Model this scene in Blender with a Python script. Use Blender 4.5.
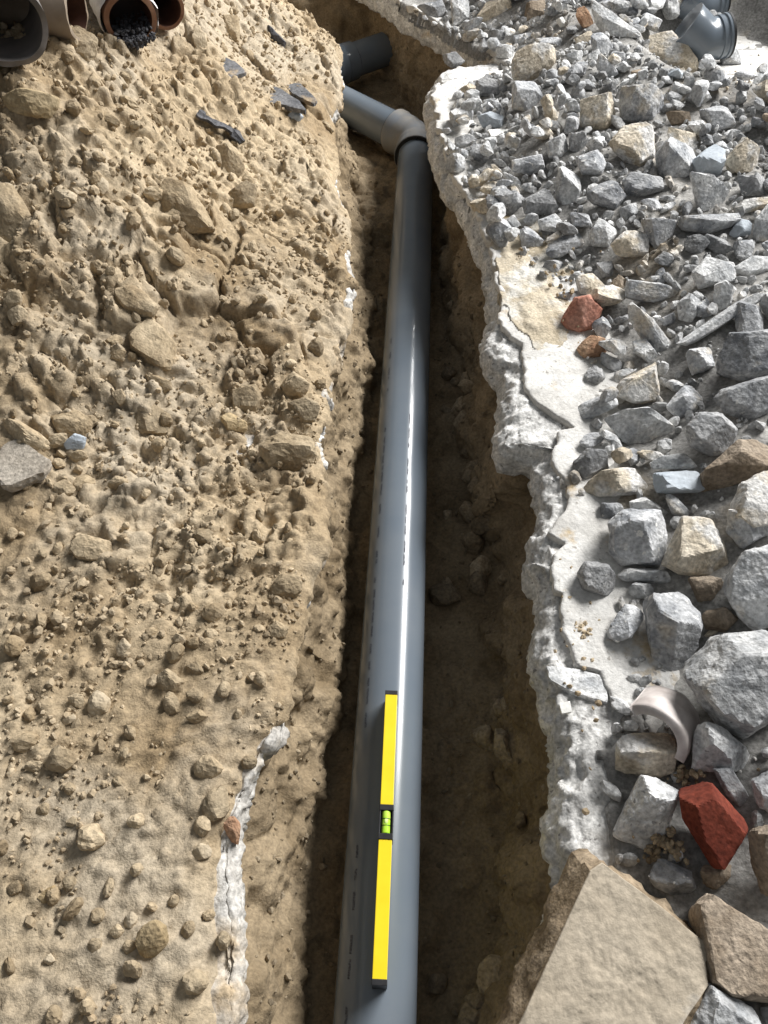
import bpy, math, random
import numpy as np

# ------------------------------------------------------------------ camera, world, light, exposure
for o in list(bpy.data.objects):
    bpy.data.objects.remove(o)
scene = bpy.context.scene
COL = scene.collection
F = 770.0
PITCH = math.radians(52.7)
CAM = np.array([0.0, 0.0, 0.985])
cd = bpy.data.cameras.new('camera')
cd.sensor_fit = 'HORIZONTAL'; cd.sensor_width = 36.0; cd.lens = 36.0 * F / 768.0
cd.clip_start = 0.01; cd.clip_end = 100
cam = bpy.data.objects.new('camera', cd)
cam.location = CAM; cam.rotation_euler = (math.pi / 2 - PITCH, 0, 0)
COL.objects.link(cam); scene.camera = cam

w = bpy.data.worlds.new('world'); scene.world = w; w.use_nodes = True
bg = w.node_tree.nodes['Background']
bg.inputs[0].default_value = (0.92, 0.96, 1.0, 1); bg.inputs[1].default_value = 0.155

ld = bpy.data.lights.new('window_daylight', 'AREA')
ld.shape = 'RECTANGLE'; ld.size = 6.8; ld.size_y = 1.6; ld.energy = 1330; ld.color = (1.0, 0.985, 0.965)
lo = bpy.data.objects.new('window_daylight', ld); COL.objects.link(lo)
lo.location = (4.4, 6.0, 4.9)
from mathutils import Vector, Matrix
def aim(o, target, xaxis):
    z = (Vector(o.location) - Vector(target)).normalized()
    x = Vector(xaxis); x = (x - z * x.dot(z)).normalized(); y = z.cross(x)
    o.rotation_euler = Matrix((x, y, z)).transposed().to_euler()
aim(lo, (0.3, 5.2, 1.2), (0, 1, 0))

vs = scene.view_settings
vs.view_transform = 'Standard'; vs.look = 'None'; vs.gamma = 1.0; vs.use_curve_mapping = False
vs.exposure = 0.42

# ------------------------------------------------------------------ numeric helpers
rng = np.random.default_rng(11)
random.seed(11)
FWD = np.array([0, math.cos(PITCH), -math.sin(PITCH)])
UP = np.array([0, math.sin(PITCH), math.cos(PITCH)])
RIGHT = np.array([1.0, 0, 0])

def ray(px, py):
    return RIGHT * ((px - 384) / F) + UP * ((512 - py) / F) + FWD
def on_plane(px, py, Z):
    d = ray(px, py); t = (Z - CAM[2]) / d[2]
    return CAM + d * t
def on_height(px, py, fn):
    d = ray(px, py)
    a, b, n = 0.4, 4.2, 160
    for _ in range(2):
        t = np.linspace(a, b, n)
        P = CAM[None] + d[None] * t[:, None]
        below = np.nonzero(P[:, 2] <= fn(P[:, 0], P[:, 1]))[0]
        i = below[0] if len(below) else n - 1
        a, b, n = t[max(i - 1, 0)], t[i], 24
    return P[i], t[i]
def ss(x):
    x = np.clip(x, 0, 1); return x * x * (3 - 2 * x)

def hsh(ix, iy, iz, seed=0):
    h = (ix.astype(np.int64) * 374761393 + iy.astype(np.int64) * 668265263 + iz.astype(np.int64) * 2147483647 + seed * 974634777) & 0xFFFFFFFF
    h = ((h ^ (h >> 13)) * 1274126177) & 0xFFFFFFFF
    h = ((h ^ (h >> 16)) * 2246822519) & 0xFFFFFFFF
    h = h ^ (h >> 15)
    return (h & 0xFFFFFF).astype(np.float64) / 0xFFFFFF
def vnoise(P, seed=0):
    i = np.floor(P); f = P - i; f = f * f * f * (f * (f * 6 - 15) + 10); i = i.astype(np.int64)
    r = 0
    for dx in (0, 1):
        wx = f[:, 0] if dx else 1 - f[:, 0]
        for dy in (0, 1):
            wy = f[:, 1] if dy else 1 - f[:, 1]
            for dz in (0, 1):
                wz = f[:, 2] if dz else 1 - f[:, 2]
                r = r + wx * wy * wz * hsh(i[:, 0] + dx, i[:, 1] + dy, i[:, 2] + dz, seed)
    return r * 2 - 1
def fbm(P, freq, octs=4, seed=0, gain=0.5):
    r = 0; a = 1.0; n = 0
    for k in range(octs):
        r = r + a * vnoise(P * freq + 17.3 * k, seed + k); n += a; a *= gain; freq *= 2.03
    return r / n
def P2(X, Y, Z=0.0):
    X = np.asarray(X, float); Y = np.asarray(Y, float)
    return np.stack([X, Y, np.zeros_like(X) + Z], -1)
def lumps(P, s, seed, flat=False, dens=0.6):
    """half-buried round lumps of random size on a jittered grid of spacing s; returns 0..~0.6*s"""
    q = P / s; i0 = np.floor(q).astype(np.int64); best = np.zeros(len(P))
    rz = (0,) if flat else (-1, 0, 1)
    for dx in (-1, 0, 1):
        for dy in (-1, 0, 1):
            for dz in rz:
                c = i0 + np.array([dx, dy, dz])
                if flat: c[:, 2] = 0
                a = [hsh(c[:, 0], c[:, 1], c[:, 2], seed + k) for k in range(5)]
                ctr = np.stack([c[:, 0] + a[0], c[:, 1] + a[1], c[:, 2] + (0 if flat else a[2])], -1)
                d = q - ctr
                if flat: d[:, 2] = 0
                R = np.where(a[3] < dens, 0.25 + 0.6 * a[4], 1e-6)
                d2 = (d * d).sum(1) / (R * R)
                best = np.maximum(best, np.where(d2 < 1, (1 - d2) ** 0.6, 0) * R)
    return best * s

def chunks(P, s, seed, tilt=0.5, crack=0.16):
    """broken plates: every cell of a jittered grid gets a height and a tilt of its own, with cracks between"""
    q = P / s; i0 = np.floor(q).astype(np.int64); n = len(P)
    f1 = np.full(n, 9.0); f2 = np.full(n, 9.0); hh = np.zeros(n)
    for dx in (-1, 0, 1):
        for dy in (-1, 0, 1):
            for dz in ((0,) if np.ptp(P[:, 2]) < 1e-9 else (-1, 0, 1)):
                c = i0 + np.array([dx, dy, dz])
                a = [hsh(c[:, 0], c[:, 1], c[:, 2], seed + k) for k in range(6)]
                d = q - (c + np.stack([a[0], a[1], a[2] if np.ptp(P[:, 2]) > 1e-9 else 0 * a[2]], -1))
                dist = np.sqrt((d * d).sum(1))
                h = a[3] ** 1.5 + tilt * ((a[4] - .5) * 2 * d[:, 0] + (a[5] - .5) * 2 * d[:, 1])
                new = dist < f1
                f2 = np.where(new, f1, np.minimum(f2, dist)); hh = np.where(new, h, hh); f1 = np.where(new, dist, f1)
    return s * (hh * ss((f2 - f1) / crack))

# ------------------------------------------------------------------ mesh helpers
def mesh_from(name, V, Fc, smooth=True):
    me = bpy.data.meshes.new(name)
    V = np.ascontiguousarray(V, dtype=np.float32)
    me.vertices.add(len(V)); me.vertices.foreach_set('co', V.ravel())
    if isinstance(Fc, np.ndarray):
        n, k = Fc.shape
        me.loops.add(n * k); me.loops.foreach_set('vertex_index', np.ascontiguousarray(Fc, dtype=np.int32).ravel())
        me.polygons.add(n)
        me.polygons.foreach_set('loop_start', np.arange(0, n * k, k, dtype=np.int32))
        me.polygons.foreach_set('loop_total', np.full(n, k, dtype=np.int32))
    else:
        me.clear_geometry(); me.from_pydata([tuple(v) for v in V.tolist()], [], Fc)
    me.update(calc_edges=True); me.validate()
    me.polygons.foreach_set('use_smooth', np.full(len(me.polygons), smooth, dtype=bool))
    return me
def obj(name, me, mat=None, parent=None, loc=None, label=None, cat=None, group=None, kind=None):
    o = bpy.data.objects.new(name, me)
    if mat is not None and me is not None:
        if len(me.materials) == 0: me.materials.append(mat)
    COL.objects.link(o)
    if parent is not None: o.parent = parent
    if loc is not None: o.location = loc
    if label: o['label'] = label
    if cat: o['category'] = cat
    if group: o['group'] = group
    if kind: o['kind'] = kind
    return o
def grid_faces(nr, nc):
    a = np.arange(nr * nc).reshape(nr, nc)
    return np.stack([a[:-1, :-1], a[:-1, 1:], a[1:, 1:], a[1:, :-1]], -1).reshape(-1, 4)
def normals_grid(G):
    du = np.gradient(G, axis=1); dv = np.gradient(G, axis=0)
    n = np.cross(du, dv); n /= np.linalg.norm(n, axis=2, keepdims=True) + 1e-12
    return n

import bmesh
def ico(sub):
    bm = bmesh.new(); bmesh.ops.create_icosphere(bm, subdivisions=sub, radius=1.0)
    bm.verts.ensure_lookup_table()
    V = np.array([v.co[:] for v in bm.verts]); Fa = np.array([[v.index for v in f.verts] for f in bm.faces])
    bm.free(); return V / np.linalg.norm(V, axis=1, keepdims=True), Fa
ICO = {k: ico(k) for k in (1, 2, 3, 4, 5)}

def polytope(D, N, off):
    """radius of the convex body {n.x <= off} along the directions D"""
    dots = D @ N.T
    r = np.where(dots > 1e-4, off[None] / np.maximum(dots, 1e-4), 1e9)
    return r.min(1)
def rand_rock(sub, seed, planes=11, rough=0.05, round_=0.0, asp=(1, 1, 1), cut=(0.62, 1.0)):
    r = np.random.default_rng(seed)
    V, Fa = ICO[sub]
    N = r.normal(size=(planes, 3)); N /= np.linalg.norm(N, axis=1, keepdims=True)
    N = np.concatenate([N, -N[: planes // 2]])
    off = r.uniform(cut[0], cut[1], len(N))
    R = polytope(V, N, off); R = np.minimum(R, 1.15)
    R = R * (1 - round_) + round_ * 0.82
    R = R * (1 + rough * fbm(V + seed * 3.1, 2.2, 3, seed) * 2 + rough * 0.6 * fbm(V + seed, 7.0, 2, seed + 9))
    return V * R[:, None] * np.array(asp), Fa

# ------------------------------------------------------------------ materials
def nd(nt, t, **kw):
    n = nt.nodes.new(t)
    for k, v in kw.items(): setattr(n, k, v)
    return n
def principled(name, rough=0.9, spec=0.25):
    m = bpy.data.materials.new(name); m.use_nodes = True
    b = m.node_tree.nodes['Principled BSDF']
    b.inputs['Roughness'].default_value = rough; b.inputs['Specular IOR Level'].default_value = spec
    return m, m.node_tree, b
def noise_fac(nt, scale, detail=4, lo=0.35, hi=0.65, rough=0.55):
    g = nd(nt, 'ShaderNodeNewGeometry')
    n = nd(nt, 'ShaderNodeTexNoise'); n.inputs['Scale'].default_value = scale
    n.inputs['Detail'].default_value = detail; n.inputs['Roughness'].default_value = rough
    nt.links.new(g.outputs['Position'], n.inputs['Vector'])
    r = nd(nt, 'ShaderNodeMapRange'); r.inputs['From Min'].default_value = lo; r.inputs['From Max'].default_value = hi
    nt.links.new(n.outputs['Fac'], r.inputs['Value'])
    return r.outputs['Result'], n.outputs['Fac']
def mixc(nt, fac, a, b, blend='MIX'):
    n = nd(nt, 'ShaderNodeMix', data_type='RGBA', blend_type=blend)
    if hasattr(fac, 'node'): nt.links.new(fac, n.inputs[0])
    else: n.inputs[0].default_value = fac
    for s, v in ((n.inputs[6], a), (n.inputs[7], b)):
        if hasattr(v, 'node'): nt.links.new(v, s)
        else: s.default_value = (*v, 1)
    return n.outputs[2]
def rocky(name, c1, c2, s1=18, c3=None, s3=7, lo3=0.55, hi3=0.68, speck=None, rough=0.92, bump=0.6, bs=190, vary=0.35, attr=None, fine=0.35, bdist=0.004):
    m, nt, b = principled(name, rough)
    f, _ = noise_fac(nt, s1, 5)
    c = mixc(nt, f, c1, c2)
    if c3:
        f3, _ = noise_fac(nt, s3, 6, lo3, hi3, 0.6); c = mixc(nt, f3, c, c3)
    f2, raw = noise_fac(nt, 170, 3, 0.3, 0.7)
    mul = nd(nt, 'ShaderNodeMapRange'); mul.inputs['To Min'].default_value = 1 - fine; mul.inputs['To Max'].default_value = 1 + fine
    nt.links.new(f2, mul.inputs['Value'])
    c = mixc(nt, 1.0, c, mul.outputs['Result'], 'MULTIPLY')
    if speck:
        fs, _ = noise_fac(nt, 95, 2, 0.66, 0.70); c = mixc(nt, fs, c, speck)
    if vary:
        oi = nd(nt, 'ShaderNodeObjectInfo')
        mr = nd(nt, 'ShaderNodeMapRange'); mr.inputs['To Min'].default_value = 1 - vary; mr.inputs['To Max'].default_value = 1 + vary
        nt.links.new(oi.outputs['Random'], mr.inputs['Value']); c = mixc(nt, 1.0, c, mr.outputs['Result'], 'MULTIPLY')
    if attr:
        at = nd(nt, 'ShaderNodeAttribute'); at.attribute_name = attr; c = mixc(nt, 1.0, c, at.outputs['Color'], 'MULTIPLY')
    nt.links.new(c, b.inputs['Base Color'])
    _, bn = noise_fac(nt, bs, 5)
    bp = nd(nt, 'ShaderNodeBump'); bp.inputs['Strength'].default_value = bump; bp.inputs['Distance'].default_value = bdist
    nt.links.new(bn, bp.inputs['Height']); nt.links.new(bp.outputs['Normal'], b.inputs['Normal'])
    return m
def plain(name, c, rough=0.5, spec=0.5, c2=None, s=30, bump=0):
    m, nt, b = principled(name, rough, spec)
    if c2:
        f, raw = noise_fac(nt, s, 5); nt.links.new(mixc(nt, f, c, c2), b.inputs['Base Color'])
        if bump:
            bp = nd(nt, 'ShaderNodeBump'); bp.inputs['Strength'].default_value = bump; bp.inputs['Distance'].default_value = 0.003
            nt.links.new(raw, bp.inputs['Height']); nt.links.new(bp.outputs['Normal'], b.inputs['Normal'])
    else: b.inputs['Base Color'].default_value = (*c, 1)
    return m

M = {}
M['soil'] = rocky('sandy_soil', (0.275, 0.203, 0.12), (0.455, 0.365, 0.245), 4, (0.41, 0.345, 0.255), 3.0, 0.48, 0.62, vary=0, bump=0.5, bs=330, fine=0.25)
M['clod'] = rocky('soil_clod', (0.265, 0.20, 0.122), (0.425, 0.345, 0.235), 14, vary=0.2, bump=0.5, bs=300, fine=0.25)
M['ochre'] = rocky('ochre_clod', (0.34, 0.25, 0.135), (0.45, 0.355, 0.22), 20, vary=0.1, bump=0.5, fine=0.25)
M['crumb'] = rocky('soil_crumbs', (0.31, 0.238, 0.152), (0.45, 0.368, 0.256), 9, vary=0, attr='tint', bump=0.4, fine=0.2)
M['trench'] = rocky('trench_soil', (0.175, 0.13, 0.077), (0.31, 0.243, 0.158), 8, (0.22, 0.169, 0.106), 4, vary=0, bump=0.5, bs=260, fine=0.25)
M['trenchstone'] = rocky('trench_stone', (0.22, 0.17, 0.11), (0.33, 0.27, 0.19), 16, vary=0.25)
G1, G2 = (0.34, 0.35, 0.36), (0.62, 0.62, 0.61)
M['g'] = rocky('grey_concrete', (0.22, 0.23, 0.245), (0.54, 0.545, 0.55), 26, (0.50, 0.45, 0.37), 11, 0.60, 0.72, speck=(0.66, 0.65, 0.62), vary=0.25)
M['l'] = rocky('pale_concrete', (0.34, 0.35, 0.36), (0.69, 0.69, 0.68), 26, (0.55, 0.49, 0.40), 12, 0.60, 0.70, speck=(0.28, 0.28, 0.28), vary=0.15)
M['d'] = rocky('dark_concrete', (0.19, 0.195, 0.20), (0.38, 0.38, 0.38), 22, speck=(0.5, 0.5, 0.48), vary=0.2)
M['b'] = rocky('beige_mortar', (0.40, 0.345, 0.265), (0.62, 0.56, 0.46), 24, (0.58, 0.57, 0.55), 14, 0.50, 0.60, vary=0.15)
M['n'] = rocky('brown_stone', (0.20, 0.155, 0.11), (0.36, 0.30, 0.235), 18, vary=0.15)
M['u'] = rocky('blue_grey_stone', (0.34, 0.38, 0.42), (0.50, 0.54, 0.58), 12, vary=0.1, bump=0.15, fine=0.12)
M['r'] = rocky('red_brick', (0.38, 0.16, 0.11), (0.46, 0.25, 0.19), 25, (0.48, 0.38, 0.29), 16, 0.62, 0.74, vary=0.05, bump=0.3)
M['rd'] = rocky('dark_red_brick', (0.12, 0.024, 0.014), (0.175, 0.04, 0.023), 25, (0.40, 0.27, 0.2), 30, 0.66, 0.74, vary=0.0, bump=0.2)
M['rb'] = rocky('brown_brick', (0.36, 0.20, 0.12), (0.48, 0.33, 0.22), 30, vary=0.05)
M['w'] = rocky('white_plaster', (0.66, 0.65, 0.61), (0.80, 0.80, 0.78), 10, vary=0.05, bump=0.15, fine=0.1)
M['k'] = rocky('charcoal_debris', (0.045, 0.045, 0.05), (0.10, 0.10, 0.11), 30, (0.22, 0.18, 0.14), 14, 0.6, 0.7, vary=0.1, rough=0.6)
M['flatgrey'] = rocky('dusty_flat_stone', (0.29, 0.255, 0.21), (0.40, 0.36, 0.305), 16, vary=0.05)
M['tanpeb'] = rocky('tan_pebble', (0.37, 0.295, 0.195), (0.52, 0.435, 0.315), 30, vary=0.12, bump=0.3, fine=0.15)
M['sand'] = rocky('spilled_sand', (0.40, 0.34, 0.245), (0.53, 0.465, 0.36), 10, (0.60, 0.58, 0.53), 9, 0.50, 0.60, vary=0, bump=0.6, bs=200, fine=0.22)
M['slate'] = rocky('slate_grey_debris', (0.095, 0.098, 0.105), (0.20, 0.20, 0.205), 30, (0.36, 0.28, 0.19), 16, 0.56, 0.66, vary=0.1)
M['gravel'] = rocky('crushed_rubble', (0.36, 0.365, 0.37), (0.62, 0.62, 0.61), 20, (0.52, 0.44, 0.33), 5, 0.55, 0.66, vary=0, attr='tint')
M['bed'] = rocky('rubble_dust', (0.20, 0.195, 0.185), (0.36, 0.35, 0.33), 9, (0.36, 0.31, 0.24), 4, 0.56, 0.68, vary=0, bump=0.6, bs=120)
M['slab'] = rocky('broken_concrete_edge', (0.44, 0.435, 0.42), (0.74, 0.73, 0.705), 30, (0.50, 0.42, 0.31), 8, 0.60, 0.70, speck=(0.27, 0.26, 0.25), vary=0, bump=0.6, bs=150)
M['lslab'] = rocky('dusty_concrete_edge', (0.40, 0.38, 0.35), (0.68, 0.66, 0.62), 14, (0.42, 0.33, 0.22), 6, 0.50, 0.62, vary=0, bump=0.6, bs=150)
M['screed'] = rocky('white_screed', (0.50, 0.485, 0.455), (0.68, 0.67, 0.645), 12, (0.50, 0.40, 0.265), 9, 0.60, 0.67, speck=(0.36, 0.34, 0.31), vary=0, bump=0.4, fine=0.14)
M['bigslab'] = rocky('beige_screed_face', (0.37, 0.315, 0.24), (0.46, 0.40, 0.315), 9, (0.56, 0.545, 0.51), 5, 0.60, 0.70, vary=0, bump=0.45, bs=120, fine=0.18)
M['bigslab_side'] = rocky('brown_broken_side', (0.20, 0.15, 0.095), (0.33, 0.26, 0.18), 30, vary=0, bump=0.6)
M['pvc'] = plain('grey_plastic', (0.135, 0.163, 0.195), 0.22, 0.5, (0.155, 0.18, 0.207), 9)
M['pvc_dusty'] = plain('dusty_grey_plastic', (0.18, 0.195, 0.215), 0.45, 0.45, (0.25, 0.235, 0.21), 16)
M['rubber'] = plain('black_rubber', (0.012, 0.012, 0.012), 0.6, 0.3, (0.02, 0.02, 0.02), 50)
M['ink'] = plain('black_print', (0.02, 0.022, 0.035), 0.6, 0.3, (0.05, 0.05, 0.07), 200)
M['yellow'] = plain('yellow_paint', (0.80, 0.60, 0.008), 0.4, 0.5, (0.86, 0.66, 0.015), 25)
M['blackp'] = plain('black_plastic', (0.012, 0.012, 0.014), 0.45, 0.4, (0.022, 0.022, 0.024), 80)
M['vial'] = plain('green_vial', (0.40, 0.72, 0.03), 0.15, 0.6, (0.55, 0.80, 0.10), 60)
M['bubble'] = plain('vial_bubble', (0.62, 0.85, 0.25), 0.1, 0.6, (0.70, 0.9, 0.3), 90)
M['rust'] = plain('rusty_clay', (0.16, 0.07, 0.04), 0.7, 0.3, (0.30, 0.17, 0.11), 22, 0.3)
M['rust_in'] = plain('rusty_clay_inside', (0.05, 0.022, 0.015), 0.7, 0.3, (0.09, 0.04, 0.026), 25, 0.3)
M['clay'] = plain('beige_stoneware', (0.19, 0.145, 0.10), 0.55, 0.4, (0.30, 0.245, 0.19), 14, 0.2)
M['greyclay'] = plain('grey_stoneware', (0.10, 0.095, 0.09), 0.6, 0.4, (0.21, 0.19, 0.18), 12, 0.2)
M['mortar'] = plain('white_mortar_crust', (0.62, 0.61, 0.60), 0.9, 0.2, (0.78, 0.78, 0.78), 40, 0.6)
M['shard_out'] = plain('pale_glazed_shard', (0.44, 0.39, 0.365), 0.5, 0.4, (0.68, 0.63, 0.60), 34, 0.3)

# ------------------------------------------------------------------ plan of the trench (edges as functions of Y)
def edge_table(pts, Z):
    q = np.array([on_plane(x, y, Z) for (y, x) in pts]); q = q[np.argsort(q[:, 1])]
    return q[:, 1].copy(), q[:, 0].copy()
RY, RX = edge_table([(1024, 505), (960, 530), (900, 553), (860, 556), (830, 548), (780, 552), (730, 550), (690, 535), (655, 528), (620, 538), (600, 537),
                     (570, 525), (555, 523), (530, 535), (500, 538), (470, 532), (460, 535), (452, 497), (430, 497), (410, 497), (395, 500), (380, 498), (360, 485),
                     (340, 482), (320, 488), (300, 490), (270, 485), (240, 472), (220, 465), (200, 455), (185, 442), (165, 438), (150, 432), (125, 428), (105, 423),
                     (90, 428), (82, 436), (76, 458), (70, 497), (60, 480), (45, 455), (25, 415), (0, 378)], -0.03)
LY, LX = edge_table([(1024, 241), (930, 242), (850, 237), (820, 241), (770, 258), (735, 281), (720, 280), (670, 291), (600, 301), (560, 318), (545, 328), (530, 324), (480, 318),
                     (440, 322), (380, 330), (330, 346), (280, 353), (220, 346), (180, 336), (120, 330), (95, 343), (80, 342), (50, 338), (25, 310), (0, 278)], -0.01)
IY, IX = [], []
for py, ins in [(1024, .026), (930, .030), (850, .020), (800, .014), (740, .016), (700, .008), (650, .010), (600, .0), (550, .012), (520, .008), (490, .006), (400, .005), (350, .006), (330, .010), (270, .010), (240, .006), (180, .008), (120, .004), (90, .006), (0, .004)]:
    IY.append(on_plane(300, py, 0)[1]); IX.append(ins)
IY, IX = np.array(IY), np.array(IX)
def jit(Y, s):
    return 0.006 * fbm(P2(Y, 0 * Y + s), 22, 3, 5) + 0.003 * fbm(P2(Y, 0 * Y + s + 9), 70, 2, 6)
def XR(Y):
    Y = np.asarray(Y, float)
    x = np.interp(Y, RY, RX); x = np.where(Y > RY[-1], RX[-1] - 0.62 * (Y - RY[-1]), x)
    return x + jit(np.atleast_1d(Y), 1.0).reshape(Y.shape)
def XL(Y):
    Y = np.asarray(Y, float)
    x = np.interp(Y, LY, LX); x = np.where(Y > LY[-1], LX[-1] - 0.62 * (Y - LY[-1]), x)
    return x + jit(np.atleast_1d(Y), 4.0).reshape(Y.shape)
SY, SX = edge_table([(1024, 700), (860, 672), (760, 660), (712, 640), (704, 611), (672, 600), (667, 575), (639, 565), (632, 560), (595, 560), (592, 550), (555, 552), (545, 564), (535, 547),
                     (512, 564), (489, 567), (463, 552), (434, 556), (431, 575), (401, 529), (386, 524), (346, 521), (330, 500), (300, 500), (250, 488), (200, 466), (150, 442),
                     (100, 432), (88, 438), (80, 462), (72, 512), (60, 496), (45, 468), (25, 430), (0, 394)], 0.0)
def XS(Y):
    x = np.interp(Y, SY, SX); x = np.where(Y > SY[-1], SX[-1] - 0.62 * (Y - SY[-1]), x)
    stp = hsh(np.floor(np.atleast_1d(Y) * 45), 0 * np.atleast_1d(Y), 0 * np.atleast_1d(Y), 3) - .5
    return np.maximum(x + 0.5 * jit(np.atleast_1d(Y), 7.0) + (0.006 + 0.02 * ss((np.atleast_1d(Y) - 1.15) / .2)) * stp, XR(Y) + 0.010)
QY, QX = edge_table([(1024, 640), (860, 622), (760, 612), (700, 628), (660, 640), (600, 616), (520, 602), (480, 572), (430, 600), (380, 595), (340, 590), (300, 566), (270, 535), (240, 498), (200, 474),
                     (160, 452), (130, 450), (95, 462), (84, 480), (72, 516), (60, 500), (45, 472), (25, 432), (0, 396)], 0.0)
def XB(Y):
    x = np.interp(Y, QY, QX); return np.where(Y > QY[-1], QX[-1] - 0.62 * (Y - QY[-1]), x)
PZ = -0.23
PA = np.array([-0.011, 0.105, PZ]); PB = np.array([0.093, 2.20, PZ])
KP = on_plane(705, 36, 0.075)                                     # where the loose elbow lies
PDIR = (PB - PA) / np.linalg.norm(PB - PA)
def pipeX(Y): return PA[0] + (Y - PA[1]) * PDIR[0] / PDIR[1]
FLOOR = PZ - 0.062

# ------------------------------------------------------------------ heights
def inset(Y):
    Y = np.asarray(Y, float); k = ss((fbm(P2(np.atleast_1d(Y), 0 * np.atleast_1d(Y) + 3), 9, 3, 15).reshape(Y.shape) + 0.26 - 0.22 * ss((Y - .25) / .3) + 0.8 * ss((.22 - Y) / .1)) / 0.3)
    v = np.interp(Y, IY, IX) + 0.004; return np.where(v > 0, -0.004 + (v + 0.004) * k, v)
def HL(X, Y):
    d = XL(Y) - X
    heap = 0.31 * ss((Y - 0.50) / 1.25) * ss((d - 0.02) / 0.60) + 0.035 * ss((Y - 1.1) / 0.6) * ss((d + 0.01) / 0.12)
    far = 0.20 * ss((Y - 2.3) / 0.8) * ss((d - .02) / 0.5)
    amp = ss(d / 0.14) * (0.25 + 0.75 * ss((Y - 0.42) / 0.55))
    lf = fbm(P2(X, Y), 3.2, 3, 21) * 0.040 * amp
    return 0.012 * ss((d - inset(Y) + 0.004) / 0.03) + heap + far + lf + 0.004 * amp
def surfL(X, Y):
    X = np.asarray(X, float); Y = np.asarray(Y, float)
    d = XL(Y) - X; P = P2(X, Y)
    h = HL(X, Y)
    m = ss((fbm(P, 4.5, 3, 31) + 0.12 + 0.8 * (ss((Y - .35) / .5) - 0.65)) / 0.5)      # cloddy ground against trodden ground
    e = ss((d + 0.004) / 0.03)
    Pw = P + 0.012 * np.stack([fbm(P, 30, 2, 41), fbm(P, 30, 2, 42), 0 * X], -1)
    big = ss((Y - 0.75) / 0.5) * ss((fbm(P, 3.5, 2, 35) + 0.25) / 0.3)
    h = h + e * (0.30 * big * chunks(Pw, 0.12, 53, 0.6, 0.14) + 0.30 * m * chunks(Pw, 0.058, 63, 0.7, 0.16) + 0.20 * m * lumps(Pw, 0.05, 61, True, 0.5) + (0.15 + 0.35 * m) * chunks(Pw, 0.024, 73, 0.6, 0.2) + (0.2 + 0.3 * m) * lumps(Pw, 0.016, 71, True, 0.6) - 0.012 * m)
    h = h + (0.3 + 0.7 * m) * 0.010 * fbm(P, 38, 4, 81) * e + 0.0022 * fbm(P, 190, 2, 91)
    return h

# ------------------------------------------------------------------ left: old floor slab and soil
Yrow = np.concatenate([np.linspace(-0.45, 0.0, 60)[:-1], np.linspace(0.0, 2.75, 680), np.linspace(2.75, 3.4, 90)[1:]])
nr = len(Yrow)
def slab_mesh(name, edge, sgn, band, depth, under, xfar, rough, seed):
    prof = [(under, -depth), (under * .5, -depth * 1.02), (0.014, -depth * .97), (0.004, -depth * .8), (0.0, -depth * .6), (0.001, -depth * .45), (band * .15, -depth * .3), (band * .35, -depth * .18), (band * .6, -depth * .08), (band * .85, -0.006), (band, -0.004)]
    # densify
    t = np.linspace(0, len(prof) - 1, 30); pa = np.array(prof)
    px = np.interp(t, np.arange(len(prof)), pa[:, 0]); pz = np.interp(t, np.arange(len(prof)), pa[:, 1])
    px = np.concatenate([px, band + np.array([.01, .02, .03, .045, .06, .08, .11, .15, .2, .3])]); pz = np.concatenate([pz, np.full(10, -0.004)])
    E = edge(Yrow)
    G = np.zeros((nr, len(px) + 1, 3))
    G[:, :-1, 0] = E[:, None] + sgn * px[None]; G[:, -1, 0] = xfar
    G[:, :, 1] = Yrow[:, None]; G[:, :-1, 2] = pz[None]; G[:, -1, 2] = -0.004
    n = normals_grid(G) * (-sgn)
    P = G.reshape(-1, 3)
    Pw = P + 0.006 * np.stack([fbm(P, 40, 2, seed + k) for k in (11, 12, 13)], -1)
    disp = rough * (0.8 * fbm(P, 22, 4, seed) + 0.8 * fbm(P, 75, 3, seed + 3)) + rough * (chunks(Pw, 0.05, seed + 5, 0.9, 0.12) / 0.05 - 0.3) + 0.25 * rough * (chunks(Pw, 0.018, seed + 7, 0.9, 0.12) / 0.018 - 0.3)
    wgt = np.concatenate([np.full(24, 1.0), np.linspace(1, 0.25, 12), np.full(len(px) + 1 - 36, 0.12)])
    disp = disp.reshape(nr, -1) * wgt[None]; disp[:, -1] = 0
    G = G + n * disp[..., None]
    Fa = grid_faces(*G.shape[:2])
    if sgn > 0: pass
    else: Fa = Fa[:, ::-1]
    return mesh_from(name, G.reshape(-1, 3), Fa, True)
floor_l = obj('floor', slab_mesh('floor', XL, -1, 0.014, 0.06, 0.07, -2.4, 0.009, 101), M['lslab'], kind='structure',
              label='dusty broken concrete floor edge showing under the tan soil left of the trench')

cols = np.concatenate([np.arange(0, 1.05, 0.0042), 1.05 + np.cumsum(np.linspace(0.006, 0.05, 50))])
E = XL(Yrow) - inset(Yrow)
GX = E[:, None] - np.concatenate([[-0.006, -0.004], cols])[None]
GY = np.repeat(Yrow[:, None], GX.shape[1], 1)
GZ = surfL(GX.ravel(), GY.ravel()).reshape(GX.shape)
drape = inset(Yrow) < 0.0
GZ[:, 1] = np.where(drape, -0.006, 0.0); GZ[:, 0] = np.where(drape, -0.018, -0.012)
SG = np.stack([GX, GY, GZ], -1)
# push the steep lumps sideways a little so that clods overhang
n_ = normals_grid(SG); n_ *= np.sign(n_[..., 2:3] + 1e-9)
P = SG.reshape(-1, 3)
SG = SG + n_ * (0.0065 * fbm(P, 65, 4, 111)).reshape(GX.shape)[..., None]
soil = obj('soil_heap', mesh_from('soil_heap', SG.reshape(-1, 3), grid_faces(*GX.shape)[:, ::-1], True), M['soil'], kind='stuff',
           label='heap of tan sandy excavated soil left of the trench', cat='soil')

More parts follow.
